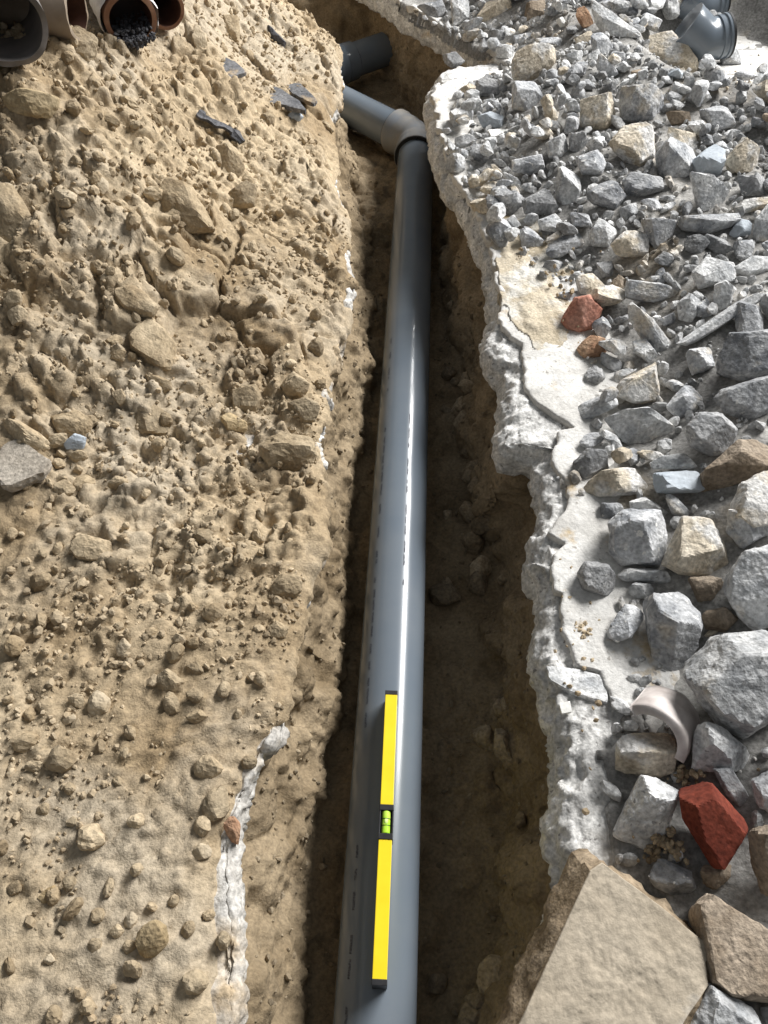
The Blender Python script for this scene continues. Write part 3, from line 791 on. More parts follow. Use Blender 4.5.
S('C', 'd', '170,400 215,395 225,430 195,470 170,455', 'slim dark grey rock above and right of the pointed wedge')
S('C', 'g', '0,480 90,460 100,510 50,525 0,515', 'broad flat grey rock left of the pointed wedge top')
S('C', 'l', '230,700 260,650 320,690 290,745 240,740', 'pale cube-like rock above the red brick lump, far rubble')
S('C', 'b', '285,745 340,690 410,700 410,768 290,768', 'rounded beige rock right of the pale cube-like rock', round_=0.25)
S('C', 'd', '510,710 560,700 605,740 560,768 520,750', 'dark brownish rock below the long grey bar of rubble')
S('C', 'g', '385,655 500,660 480,710 430,750 400,700', 'grey wedge left of the long grey bar of rubble')
S('C', 'g', '495,650 680,640 690,670 590,700 510,690', 'long grey bar of rubble lying level at the far right', thick=1.1)
S('C', 'd', '540,680 640,720 680,768 620,768 550,710', 'slanting dark sliver below the long grey bar', thick=1.1)
S('C', 'b', '680,600 768,590 768,620 690,645', 'flat beige sliver at the right edge above the big pale rock')
S('C', 'l', '720,660 768,610 800,650 790,730 735,720', 'big pale rock cut by the right picture edge, far rubble')
S('C', 'u', '650,700 680,655 720,665 715,705 660,715', 'small blue-grey rock left of the big pale edge rock')
S('C', 'l', '290,640 380,600 395,640 330,665', 'pale flat shard below the mid grey rock')
S('C', 'g', '385,600 430,590 460,630 420,640', 'small grey rock right of the pale flat shard')
S('C', 'g', '20,690 60,685 95,720 85,750 25,745', 'grey rock at the slab border, far left of the pale cube-like rock')
S('C', 'l', '75,660 130,640 155,670 140,700 90,690', 'pale rock between dark grey rock and pale cube-like rock')
S('C', 'l', '225,165 260,150 275,175 250,190 225,185', 'small pale block below the upright grey block')
S('C', 'l', '155,165 210,150 220,180 180,190', 'small pale rock right of the rounded beige boulder')
S('C', 'g', '70,115 150,110 190,130 160,145 80,135', 'long flat grey rock behind the rounded beige boulder')
S('C', 'w', '130,60 150,50 170,80 155,95', 'tiny white chip left of the rusty brown lump')
S('C', 'g', '0,110 60,100 65,125 10,135', 'flat grey piece behind the left of the beige boulder')
S('C', 'g', '320,260 420,250 470,310 430,370 330,360', 'rough grey slab in the middle of the far rubble')
S('C', 'b', '200,300 290,280 320,350 280,390 210,380', 'beige dusty rock left of the rough grey slab')
S('C', 'n', '455,340 550,335 560,365 480,375', 'dark brown cavity-side stone below the beige-topped slab piece')
S('C', 'g', '560,330 640,310 670,380 600,400', 'grey tilted plate right of the dark brown stone')
S('C', 'g', '0,250 70,240 100,300 50,340 0,320', 'grey rock just below the rounded beige boulder')
# top middle (tile B)
S('B', 'g', '480,20 560,0 575,40 530,60', 'grey block at the top edge nearest to the trench bend')
S('B', 'l', '580,0 640,0 640,60 590,80', 'pale upright block at the top edge, second from the trench bend')
S('B', 'b', '660,50 690,5 775,0 780,50 700,75', 'beige-brown rock at the top edge, third from the trench bend')
S('B', 'd', '650,250 690,225 735,260 730,290 670,285', 'dark grey flat rock on the white floor corner by the trench')
S('B', 'u', '660,350 700,335 745,350 740,385 680,385', 'blue-grey rock on the white floor above the white tile chip')
S('B', 'w', '695,388 760,385 768,405 705,408', 'white rectangular tile chip near the trench corner', flat=0.008)
S('B', 'd', '590,415 640,400 665,420 630,445 600,440', 'dark grey rock left of the white tile chip')
S('B', 'd', '560,165 600,155 630,185 590,205 565,190', 'dark rubble lump hanging on the far slab corner over the trench', sink=0.3)
# middle right (tile F)
S('F', 'r', '145,195 185,125 235,115 275,160 240,220 200,235 160,220', 'pinkish red brick lump on the sandy floor beside the grey rubble', name='brick_fragment', cat='brick', round_=0.15)
S('F', 'rb', '190,275 235,235 280,245 290,280 270,305 215,310', 'rounded brown brick lump just below the pinkish red one', name='brick_fragment', cat='brick', round_=0.3)
S('F', 'l', '340,150 360,140 400,170 500,290 490,340 450,320 420,260 350,190', 'long pale bone-shaped stone right of the red brick lump', thick=1.1)
S('F', 'l', '490,262 740,92 800,60 800,95 768,122 560,255 520,272', 'thin straight pale concrete stick pointing up to the right edge', name='concrete_stick', thick=1.0, front=1, rough=0.02, sink=-0.3)
S('F', 'l', '360,255 400,245 440,300 440,340 400,310 365,290', 'pale stone under the lower half of the long bone-shaped stone')
S('F', 'b', '310,400 330,370 430,320 442,400 440,440 360,450 310,430', 'tan triangular chunk with a flat front below the brown brick lump', front=1)
S('F', 'l', '240,400 300,350 410,315 428,322 320,385 250,412', 'pale grey wedge lying against the tan triangular chunk')
S('F', 'l', '262,480 325,460 410,450 450,480 510,540 380,585 330,555', 'big pale angular rock at the white floor, below the tan triangular chunk')
S('F', 'd', '510,510 560,465 630,470 680,520 660,590 600,600 540,570', 'dark grey angular rock right of the big pale angular rock')
S('F', 'g', '455,450 520,385 570,385 590,400 550,470 500,490', 'grey rock above the dark grey angular rock')
S('F', 'g', '605,290 640,230 768,220 800,260 790,350 690,375 620,350', 'large grey boulder just below the concrete stick at the right edge')
S('F', 'g', '605,430 630,400 768,355 800,380 800,450 720,500 640,470', 'large grey boulder at the right edge, second below the concrete stick')
S('F', 'g', '515,280 600,270 600,340 540,360', 'square grey block under the lower tip of the concrete stick')
S('F', 'g', '345,70 440,80 500,100 490,130 420,140 340,120', 'wide flat grey rock above the long bone-shaped stone')
S('F', 'l', '495,140 530,110 570,140 540,200 500,190', 'pale rock left of its twin just above the concrete stick')
S('F', 'g', '550,150 590,120 600,170 590,200 555,190', 'slim grey rock between two pale rocks above the concrete stick')
S('F', 'l', '600,90 640,70 675,100 650,160 610,170', 'pale pointed rock touching the middle of the concrete stick from above')
S('F', 'l', '535,50 580,0 660,30 685,75 620,90 560,100', 'large pale broken rock above the concrete stick')
S('F', 'b', '210,690 270,640 400,630 425,680 400,715 220,725', 'whitish tan block lying level on the white floor border')
S('F', 'u', '425,650 570,640 580,700 560,710 420,715', 'smooth bluish rectangular block right of the whitish tan block', rough=0.02, front=1)
S('F', 'd', '180,620 225,575 285,580 290,640 215,685 185,650', 'dark grey rock alone on the white floor above the whitish tan block')
S('F', 'l', '410,620 450,595 520,590 560,640 420,640', 'flat pale rock behind the smooth bluish block')
S('F', 'b', '640,780 690,680 760,640 830,650 830,800 700,830', 'beige and grey block at the right edge under the brown hollow')
S('F', 'n', '580,640 680,550 768,545 830,560 800,640 680,660 590,720', 'brownish dusty rock at the right edge below the second grey boulder')
S('F', 'g', '270,740 330,740 345,785 265,790', 'small grey rock below the whitish tan block')
S('F', 'l', '345,735 400,720 470,768 440,800 350,780', 'pale rock below the smooth bluish block')
S('F', 'g', '450,710 480,712 540,768 520,790 480,775', 'slim slanting grey shard below the smooth bluish block')
S('F', 'g', '55,20 130,10 200,35 190,50 100,55', 'flat grey rock on the sand above the red brick lump')
S('F', 'n', '295,80 320,55 345,75 335,105 300,100', 'small brown stone above and right of the red brick lump')
S('F', 'g', '440,190 490,165 500,200 450,215', 'small grey rock right of the bone-shaped stone')
S('F', 'l', '655,40 720,0 800,0 800,30 710,70', 'pale tilted rock near the right edge above the concrete stick')
S('F', 'b', '185,60 240,50 280,90 260,115 200,115', 'sandy grey rock directly behind the red brick lump')
S('F', 'd', '250,20 300,15 310,60 270,65', 'dark pebble-like rock behind the sandy grey rock')
# lower right (tile I)
S('I', 'g', '285,30 330,-10 450,-10 480,60 440,165 330,165 290,120', 'big blue-grey block beside the white floor, left of a tan-stained block')
S('I', 'b', '460,120 510,10 600,20 640,100 660,190 500,190 445,160', 'tan-stained block right of the big blue-grey block')
S('I', 'g', '615,10 640,-10 768,-10 790,60 720,95 690,110 640,60', 'grey jagged rock above the big white boulder at the right')
S('I', 'l', '640,250 670,150 690,120 768,95 820,150 820,330 720,360 680,310', 'big whitish boulder cut by the right edge')
S('I', 'l', '510,490 570,430 640,365 768,350 830,420 830,600 690,675 620,640 560,570', 'largest pale grey boulder at the right edge above the red shard', thick=0.95)
S('I', 'g', '405,300 430,240 550,225 570,330 555,400 490,510 420,440', 'tall mottled grey chunk standing left of the largest boulder')
S('I', 'l', '320,190 350,168 480,172 515,205 500,215 330,208', 'thin pale plate, upper of two lying above the tall mottled chunk', thick=1.0)
S('I', 'l', '318,235 350,212 460,215 400,262 330,258', 'thin pale plate, lower of two lying above the tall mottled chunk', thick=1.0)
S('I', 'd', '195,180 220,150 290,150 325,200 290,260 210,235', 'grey stone lying alone in the middle of the white screed')
S('I', 'b', '310,690 340,668 480,672 500,700 490,770 430,800 310,780', 'crumbly tan lump below the curved clay shard')
S('I', 'l', '550,640 570,600 640,650 740,740 700,778 540,778', 'pale grey rock between the curved clay shard and the red shard')
S('I', 'b', '575,370 640,310 640,340 590,385', 'small triangular beige chip left of the big whitish boulder')
S('I', 'n', '530,195 620,190 640,210 600,265 560,270', 'dark brown stone in the gap below the tan-stained block')
S('I', 'l', '105,460 200,470 270,490 292,575 180,540 110,500', 'flat bluish chip stuck on the concrete edge by the crack', flat=0.010, lift=-0.010)
S('I', 'n', '565,300 640,285 680,320 640,365 580,350', 'brown stone squeezed between mottled chunk and whitish boulder')
S('I', 'w', '140,575 175,565 180,600 150,605', 'little white flake on the rough concrete edge', flat=0.005, lift=-0.008)
# bottom right (tile L)
S('L', 'rd', '500,90 600,45 700,155 705,190 650,230 635,300 600,300 560,210 510,150', 'dark red brick shard with a flat glossy face', name='brick_fragment', cat='brick', front=1, rough=0.02, sink=-0.1)
S('L', 'l', '300,200 380,110 390,20 430,30 500,70 480,130 420,170 430,260 370,235 310,210', 'pale grey jagged rock left of the dark red shard')
S('L', 'g', '400,320 440,270 540,310 560,370 510,400 430,360', 'grey rock tucked behind the large beige slab piece')
S('L', 'n', '555,340 550,290 640,300 680,290 670,320 600,365', 'brown-grey rock right under the dark red shard')
S('L', 'n', '560,400 600,365 640,400 768,470 840,560 840,700 680,690 610,640 590,560', 'brown-grey slab piece lying right of the large beige slab', flat=0.045, tilt=(-0.05, -0.1))
S('L', 'n', '700,180 768,150 840,200 840,470 768,450 740,330', 'dark brown rock in shade at the right edge near the red shard')
S('L', 'l', '510,790 600,650 720,720 760,790 720,860 560,860', 'whitish rock at the bottom edge beside the large beige slab')
S('L', 'g', '600,0 660,0 710,80 700,140 640,80', 'grey rock leaning on the dark red shard from behind')
S('L', 'g', '720,40 800,10 830,90 800,150 740,120', 'grey rock at the right edge above the dark brown one')

for (tile, mat, s, label, name, cat, k) in ST:
    traced(tile, s, mat, name, label, cat, BR, **k)

# large beige slab piece over the trench edge
q = [(590, 870), (602, 862), (660, 905), (714, 949), (706, 962), (709, 985), (684, 1022), (660, 1075), (560, 1110), (478, 1100), (519, 1024)]
ztop = 0.050
top = np.array([on_plane(x, y, ztop + 0.010 * (1024 - y) / 160) for x, y in q])
def slab_piece():
    c = top.mean(0); n = len(top)
    # fine outline
    out = []
    for i in range(n):
        a, b = top[i], top[(i + 1) % n]; m = max(2, int(np.linalg.norm(b - a) / 0.006))
        out += [a + (b - a) * k / m for k in range(m)]
    out = np.array(out); m = len(out)
    rad = out - c
    rings = []
    NR = 40
    for f in np.concatenate([np.linspace(0, 0.96, NR - 2), [0.98, 0.993]]): rings.append(c + rad * f)
    rings.append(c + rad * 1.0 - [0, 0, 0.003])
    for dz, gr in ((0.012, .006), (0.024, .012), (0.036, .018), (0.050, .022), (0.062, .02)):
        dirn = rad / np.linalg.norm(rad, axis=1, keepdims=True)
        rings.append(c + rad + dirn * gr * (1 + 0.6 * fbm(out, 30, 2, 5))[:, None] * [1, 1, 0] - [0, 0, dz])
    rings.append(c + rad * 0.9 - [0, 0, 0.066]); rings.append(c + rad * 0.1 - [0, 0, 0.066])
    G = np.array(rings)
    P = G.reshape(-1, 3)
    wgt = np.concatenate([np.full(NR - 1, .55), [.7], np.full(len(rings) - NR, 1.0)])
    d = (0.004 * fbm(P, 25, 4, 191) + 0.004 * fbm(P, 80, 3, 192) + 0.5 * lumps(P, 0.013, 193, dens=.35) * ss((fbm(P, 9, 2, 195) + .1) / .3)).reshape(G.shape[:2]) * wgt[:, None]
    G[..., 2] += d; G[NR + 1:NR + 6, :, :2] += (d[NR + 1:NR + 6, :, None] * 1.5 * (rad / np.linalg.norm(rad, axis=1, keepdims=True))[None, :, :2])
    G2 = np.concatenate([G, G[:, :1]], 1)
    fa = grid_faces(G2.shape[0], G2.shape[1])
    return c, G2, fa
c, G2, fa = slab_piece()
org = np.array([c[0], c[1], c[2] - 0.066])
bs_ = empty('broken_slab', org, 'large flat beige slab piece with brown broken side, overhanging the trench at the bottom', 'slab')
nc = G2.shape[1]; isl = fa.min(1) // nc < 40
def sub_mesh(nm, V, f):
    u, inv = np.unique(f, return_inverse=True); return mesh_from(nm, V[u], inv.reshape(-1, 4), True)
V = G2.reshape(-1, 3) - org
obj('top_face', sub_mesh('top_face', V, fa[isl]), M['bigslab'], parent=bs_)
obj('broken_side', sub_mesh('broken_side', V, fa[~isl]), M['bigslab_side'], parent=bs_, label='rough brown broken side')
hm_add(G2[:, ::2].reshape(-1, 3)); BIG.append(edges_px(np.array(q, float)))
BIG.append(edges_px(np.array([(627, 694), (645, 690), (694, 722), (696, 740), (640, 735)], float)))

# curved clay pipe shard
Pc, _ = on_height(652, 736, BR)
ax = np.array([-0.50, -0.55, 0.48]); ax /= np.linalg.norm(ax); upv = np.array([0.62, 0.50, 0.25]); upv -= ax * (upv @ ax); upv /= np.linalg.norm(upv); sd = np.cross(upv, ax)
cs = Pc + np.array([0, 0, 0.022])
def arc_shell(ri, ro, a0, a1, L):
    A = np.linspace(a0, a1, 28); Ls = np.linspace(0, L, 8); rows = []
    for l in Ls:
        j = 0.006 * math.sin(l * 90)
        dirs = np.cos(A)[:, None] * sd + np.sin(A)[:, None] * upv
        rows.append((cs + ax * (l - L / 2) + dirs * ro, cs + ax * (l - L / 2 + j) + dirs * ri))
    return rows
rows = arc_shell(0.034, 0.046, 0.25, 2.85, 0.07)
org = np.array([cs[0], cs[1], cs[2] - 0.01])
sh = empty('clay_shard', org, 'curved shard of a broken clay pipe arching over a dark hollow beside the white screed', 'clay shard')
Go = np.array([r[0] for r in rows]); Gi = np.array([r[1] for r in rows])
Go = Go + (0.0015 * fbm(Go.reshape(-1, 3), 40, 3, 7)).reshape(8, 28)[..., None]
ring = np.concatenate([Go[:, :1], Go, Go[:, -1:]], 1)
Vs = np.concatenate([Go.reshape(-1, 3), Gi.reshape(-1, 3)]) - org
a = np.arange(224).reshape(8, 28); fo = grid_faces(8, 28)
rim = []
for r_, rev in ((a[0], 0), (a[-1], 1)):
    for i in range(27): rim.append((r_[i], r_[i + 1], r_[i + 1] + 224, r_[i] + 224))
for c_ in (a[:, 0], a[:, -1]):
    for i in range(7): rim.append((c_[i], c_[i + 1], c_[i + 1] + 224, c_[i] + 224))
obj('outer_face', sub_mesh('outer_face', Vs, np.concatenate([fo, np.array(rim)])), M['shard_out'], parent=sh, label='pale outer face and rim')
obj('inner_face', sub_mesh('inner_face', Vs, fo[:, ::-1] + 224), M['rust'], parent=sh, label='brown glazed inside')

# ------------------------------------------------------------------ soil clods and finds on the left, traced
ST2 = []
def T(tile, mat, s, label, name='soil_clod', cat='clod', **k):
    kk = dict(sub=4, round_=0.25, rough=0.07, sink=0.30, thick=0.8); kk.update(k); ST2.append((tile, mat, s, label, name, cat, kk))
T('A', 'clod', '165,130 230,75 300,120 270,190 200,185', 'big clod right in front of the beige sideways old pipe')
T('A', 'ochre', '0,290 60,260 180,290 195,340 130,365 30,335', 'wide ochre-stained clod at the left edge below the old pipes')
T('A', 'clod', '285,350 310,325 367,365 350,388', 'flat oblong clod below the gravel-filled old pipe')
T('A', 'tanpeb', '265,560 300,525 335,555 310,590', 'pale whitish pebble among brown clods, upper left heap', name='pebble', cat='pebble')
T('A', 'clod', '95,480 140,445 220,470 215,500 150,540 110,510', 'smooth broad clod above the pale whitish pebble')
T('A', 'clod', '-20,530 40,560 110,690 80,740 -20,730', 'large elongated clod cut by the left edge')
T('A', 'clod', '460,600 500,530 560,545 620,640 650,690 560,715 470,640', 'biggest clod on the upper heap with a dark gap beneath')
T('A', 'clod', '645,440 690,420 740,500 720,540 670,520', 'upright clod directly below the black strip')
T('A', 'clod', '670,590 740,540 775,560 765,620 700,625', 'clod near the trench edge below the upright one')
T('A', 'tanpeb', '575,110 590,70 620,100 622,150 600,180', 'upright beige stone right of the smaller rusty pipe', name='pebble', cat='pebble')
T('A', 'slate', '620,180 650,155 700,180 745,215 690,232', 'purplish grey shard lying near the upright beige stone', name='slate_shard', cat='shard', flat=0.010, round_=0)
T('A', 'clod', '655,50 715,45 720,130 690,132 660,90', 'square clod at the top right of the heap')
T('A', 'ochre', '420,460 450,450 490,490 480,520 430,485', 'yellowish clod right of the broad smooth clods, mid upper heap')
T('A', 'tanpeb', '155,575 200,565 232,585 230,610 170,602', 'pale crumbly patch of a clod left of the whitish pebble')
T('A', 'clod', '195,660 250,630 330,700 320,750 220,740', 'rounded brownish clod below the whitish pebble')
T('A', 'clod', '195,260 235,245 265,275 235,297 205,285', 'dark-bottomed clod right of the ochre clod')
T('B', 'k', '10,85 40,75 90,125 80,140 40,120', 'dark charred lump on the heap close to the trench end', name='charred_lump', cat='debris', round_=0)
T('B', 'slate', '20,270 60,255 130,300 150,330 90,310 40,305', 'grey torn plastic scrap lying above a pale chip near the trench', name='plastic_scrap', cat='debris', flat=0.012, round_=0)
T('B', 'slate', '85,255 130,245 185,300 175,312 110,280', 'thin dark curled scrap beside the grey torn one', name='plastic_scrap', cat='debris', flat=0.010, round_=0)
T('B', 'u', '90,345 115,330 145,345 135,365 105,362', 'pale bluish chip below the grey torn scraps', name='stone_chip', cat='pebble')
T('D', 'clod', '65,80 160,40 240,90 225,170 150,200 110,160', 'big clod in the left middle of the heap, upper left of the flat tan one')
T('D', 'clod', '345,95 400,80 480,150 460,185 380,180 345,130', 'dark wide clod touching the top of the flat tan clod')
T('D', 'clod', '385,220 450,180 530,260 525,340 480,360 390,300', 'large flat-faced tan clod in the middle of the heap', front=1)
T('D', 'clod', '310,280 345,265 380,285 370,315 325,312', 'small rounded clod left of the large flat-faced one')
T('D', 'clod', '400,340 440,345 545,390 560,425 480,412', 'long flat clod just under the large flat-faced one')
T('D', 'clod', '380,470 440,430 500,470 510,530 400,545', 'squarish clod below the long flat clod')
T('D', 'flatgrey', '-10,570 55,540 150,610 130,650 20,690 -10,680', 'flat grey stone under a soil ridge at the left edge', name='flat_stone', cat='stone', round_=0, flat=0.02, lift=-0.006)
T('D', 'clod', '-10,480 60,495 120,530 215,620 200,635 110,575 -10,522', 'long curved ridge-like clod lying above the flat grey stone', thick=1.0)
T('D', 'clod', '20,170 60,145 100,190 40,215', 'pale clod at the left edge above the ridge-like clod')
T('D', 'u', '190,565 225,530 260,545 250,580 200,582', 'bluish grey pebble beside the ridge-like clod', name='pebble', cat='pebble')
T('D', 'ochre', '650,480 690,470 745,500 740,530 680,525', 'yellowish flat clod at the right of the heap near the trench')
T('D', 'clod', '690,400 768,380 790,430 768,480 700,470', 'clod directly above the yellowish flat clod')
T('D', 'tanpeb', '690,310 710,300 725,355 705,352', 'small upright white chip on the heap near the trench', name='stone_chip', cat='pebble', round_=0)
T('D', 'clod', '150,480 230,460 300,500 260,560 180,545', 'grey-tan clod right above the bluish grey pebble')
T('D', 'clod', '330,410 365,395 382,430 360,455', 'little pale clod left of the squarish clod')
T('D', 'clod', '160,680 200,668 230,700 205,722 170,715', 'small clod below the right end of the flat grey stone')
T('E', 'clod', '70,390 110,345 165,385 150,420 90,420', 'dark clod at the trench edge opposite the white highlight of the pipe')
T('E', 'clod', '90,440 150,420 200,450 180,500 110,505', 'rounded clod just below the dark clod at the trench edge')
T('E', 'clod', '0,560 60,530 170,545 195,600 150,660 30,650', 'wide crumbly clod overhanging the left trench edge', rough=0.1)
T('G', 'clod', '210,110 230,60 340,90 372,112 310,155 240,152', 'broad smooth clod with a dark hole at its right, left side')
T('G', 'tanpeb', '250,575 290,530 330,560 332,600 280,620', 'pale rounded pebble, largest among the crumbs left of the level', name='pebble', cat='pebble', round_=0.4)
T('G', 'clod', '455,500 500,465 555,510 530,540 470,532', 'rounded clod right of the pale pebble group')
T('G', 'clod', '555,460 590,445 615,480 580,500', 'small clod up and right of the rounded clod')
T('G', 'clod', '450,250 500,240 525,275 480,287', 'clod with a shadow at its left, right of the soil furrow')
T('G', 'clod', '200,550 250,545 248,590 215,585', 'small clod touching the pale rounded pebble from the left')
T('G', 'tanpeb', '175,630 225,600 247,615 200,642', 'flat pale sliver below the pale rounded pebble', name='pebble', cat='pebble')
T('G', 'tanpeb', '345,395 370,375 395,400 380,440 350,430', 'pale upright stone in the middle of the crumbly slope', name='pebble', cat='pebble')
T('G', 'clod', '550,610 600,590 628,620 580,642', 'clod close to the white slab edge, lower slope')
T('G', 'clod', '485,560 530,550 545,600 500,610', 'clod left of the one close to the white slab edge')
T('H', 'clod', '40,225 80,180 135,190 140,240 90,275 50,260', 'round clod perched on the left trench edge', round_=0.4)
T('H', 'clod', '30,350 60,325 100,345 90,380 45,380', 'reddish tan clod on the left trench edge below the round one')
T('J', 'ochre', '405,520 420,480 460,450 500,470 510,530 460,570 420,555', 'round tan pebble, the largest on the trodden ground at the lower left', name='pebble', cat='pebble', round_=0.4, sink=0.2)
T('J', 'tanpeb', '575,250 600,225 635,235 632,270 580,278', 'pale squarish pebble near the lower left slab edge', name='pebble', cat='pebble')
T('J', 'ochre', '110,385 160,350 175,380 135,410', 'oblong tan pebble at the far left of the trodden ground', name='pebble', cat='pebble')
T('J', 'clod', '20,355 55,335 67,370 35,387', 'small clod left of the oblong tan pebble')
T('J', 'tanpeb', '195,158 220,145 240,160 225,178 200,175', 'small light pebble on bare trodden ground', name='pebble', cat='pebble')
T('J', 'tanpeb', '370,450 395,425 415,450 400,480 375,475', 'greyish pebble at the upper left of the round tan pebble', name='pebble', cat='pebble')
T('J', 'clod', '325,490 350,465 377,490 350,517', 'soft clod left of the round tan pebble')
T('J', 'rb', '662,155 700,145 722,170 715,230 690,218', 'pinkish lump sitting on the white left slab edge', sink=0.5)
T('J', 'tanpeb', '127,575 150,555 168,578 145,592', 'tiny pebble at the lower left on bare ground', name='pebble', cat='pebble')
for (tile, mat, s, label, name, cat, k) in ST2:
    traced(tile, s, mat, name, label, cat, surfL, **k)

# spilled sand on the right floor
def sand_patch(px, py, rx, ry, h, label, seed):
    c = on_plane(px, py, 0.008); k = 90
    u, v = np.meshgrid(np.linspace(-1.25, 1.25, k), np.linspace(-1.25, 1.25, k)); X = c[0] + rx * u.ravel(); Y = c[1] + ry * v.ravel(); P = P2(X, Y)
    rr = np.hypot(u, v).ravel() + 0.45 * fbm(P, 13, 4, seed)
    z = BR(X, Y) + h * ss((1.0 - rr) / 0.55) + 0.004 * fbm(P, 45, 3, seed + 5) + 0.2 * lumps(P, 0.014, seed + 6, True, .5)
    ok = (rr < 1.0) & (X > XR(Y) + 0.018); z = np.where(ok, np.maximum(z, 0.009), BR(X, Y) - 0.02)
    Fs = grid_faces(k, k); Fs = Fs[ok[Fs].any(1) & (X[Fs].min(1) > (XR(Y) + 0.014)[Fs].max(1))]
    u_, inv = np.unique(Fs, return_inverse=True); org = np.array([c[0], c[1], 0.0])
    obj('spilled_sand', mesh_from('spilled_sand', np.stack([X, Y, z], -1)[u_] - org, inv.reshape(-1, 4), True), M['sand'], loc=tuple(org), kind='stuff', label=label, cat='sand')
sand_patch(535, 285, 0.085, 0.20, 0.008, 'thin tan sand spilled on the white floor around the red brick lump', 401)
sand_patch(745, 100, 0.13, 0.10, 0.010, 'thin sand spread on the floor below the loose elbows', 411)
sand_patch(775, 8, 0.17, 0.17, 0.07, 'tan sand heap right of the loose elbows', 421)
# black strip: a bent flat strap
Pk, _ = on_height(224, 134, surfL)
pts = [on_height(x, y, surfL)[0] + np.array([0, 0, z]) for x, y, z in ((199, 117, .010), (206, 124, .014), (214, 128, .012), (224, 133, .016), (234, 138, .014), (243, 147, .010))]
pts = np.array(pts); tt = np.linspace(0, 5, 26)
cl = np.stack([np.interp(tt, range(6), pts[:, i]) for i in range(3)], -1)
rows = []
for i in range(26):
    d = cl[min(i + 1, 25)] - cl[max(i - 1, 0)]; d /= np.linalg.norm(d); sdv = np.cross(d, [0, 0, 1.0]); sdv /= np.linalg.norm(sdv); nv = np.cross(sdv, d)
    wd = 0.011 + 0.003 * math.sin(i * 0.7); th = 0.0035
    rows.append([cl[i] + sdv * wd * a_ + nv * b_ for a_, b_ in ((-1, -th), (-1, th * .6), (-.55, th), (0, th * 1.9), (.55, th), (1, th * .6), (1, -th), (-1, -th))])
G = np.array(rows); org = np.array([Pk[0], Pk[1], G[..., 2].min()])
Vv = G.reshape(-1, 3) - org; fa = grid_faces(26, 8).tolist() + [list(range(7))[::-1], [25 * 8 + k for k in range(7)]]
obj('black_strip', mesh_from('black_strip', Vv, fa, False), M['k'], loc=tuple(org), label='black bent plastic strip lying on the upper right of the heap', cat='debris')

# ------------------------------------------------------------------ individual smaller clods, pebbles and rubble
def in_view(P, m=6):
    v = P - CAM; z = v @ FWD
    if z < 0.1: return None
    x = 384 + F * (v @ RIGHT) / z; y = 512 - F * (v @ UP) / z
    return (x, y) if -m < x < 768 + m and -m < y < 1024 + m else None
LANDR = [(580, 313, 'pinkish red brick lump'), (592, 348, 'rounded brown brick lump'), (720, 320, 'thin concrete stick'), (570, 192, 'pale pointed wedge'), (709, 160, 'blue flat-faced stone'), (706, 30, 'nearer loose elbow'), (533, 63, 'rounded beige boulder'), (610, 30, 'long pale slab shard'),
         (670, 53, 'beige-topped slab piece'), (630, 146, 'crumbly sand-coloured lump'), (640, 425, 'big pale angular rock'), (710, 433, 'dark angular rock'), (637, 535, 'big blue-grey block'), (735, 680, 'largest boulder'), (675, 635, 'tall mottled chunk'), (660, 715, 'curved clay shard'),
         (712, 825, 'dark red shard'), (520, 132, 'white tile chip'), (640, 385, 'tan triangular chunk'), (617, 483, 'whitish tan block'), (655, 330, 'bone-shaped stone'), (708, 223, 'long grey bar'), (745, 580, 'whitish boulder'), (586, 575, 'lone grey stone on the screed'), (500, 15, 'top-edge blocks')]
LANDL = [(132, 20), (25, 105), (223, 133), (184, 205), (10, 215), (153, 345), (22, 460), (98, 705), (152, 936), (100, 185), (55, 295), (110, 190), (90, 545), (300, 465), (288, 585), (205, 850), (45, 893), (170, 680), (285, 92), (237, 345), (145, 415), (124, 650), (235, 815)]
LANDL = [(x, y, t) for (x, y), t in zip(LANDL, ['gravel-filled old pipe', 'ochre-stained clod', 'black strip', 'biggest upper clod', 'large left-edge clod', 'flat-faced tan clod', 'flat grey stone', 'pale rounded pebble', 'round tan pebble', 'whitish pebble', 'big left-middle clod', 'smooth broad clod', 'clod with a dark hole', 'wide crumbly edge clod', 'round perched clod', 'pale squarish pebble', 'oblong tan pebble', 'rounded slope clod', 'grey torn scrap', 'white chip', 'squarish clod', 'pale upright stone', 'pinkish slab-edge lump'])]
ORD = ['nearest', 'second nearest', 'third nearest', 'fourth nearest', 'fifth nearest', 'sixth nearest', 'seventh nearest', 'eighth nearest', 'ninth nearest', 'tenth nearest', 'eleventh nearest', 'twelfth nearest', 'thirteenth nearest', 'fourteenth nearest', 'fifteenth nearest', 'sixteenth nearest', 'seventeenth nearest', 'eighteenth nearest', 'nineteenth nearest', 'twentieth nearest']
def name_by_landmark(items, land):
    """items: (object, px, py, kind words); the label names the closest landmark, the side and the order of distance"""
    by = {}
    for o, x, y, kind in items:
        d2 = [((x - a) ** 2 + (y - b) ** 2) for a, b, _ in land]; k = int(np.argmin(d2)); a, b, t = land[k]
        side = ('right of' if x > a else 'left of') if abs(x - a) > abs(y - b) else ('below' if y > b else 'above')
        by.setdefault((kind, side, t), []).append((d2[k], o))
    for (kind, side, t), l in by.items():
        l.sort(key=lambda e: e[0])
        for n_, (_, o) in enumerate(l):
            o['label'] = f'{kind} {side} the {t}' + ('' if len(l) == 1 else f', {ORD[min(n_, 19)]} to it')
clodV = [mesh_from('soil_clod', *rand_rock(3, 500 + i, 9, 0.10, 0.45, (1, r_, r2)), False) for i, (r_, r2) in enumerate([(rng.uniform(.7, 1), rng.uniform(.5, .85)) for _ in range(16)])]
for me in clodV: me.materials.append(M['clod'])
taken = []; clods = []
n = 0
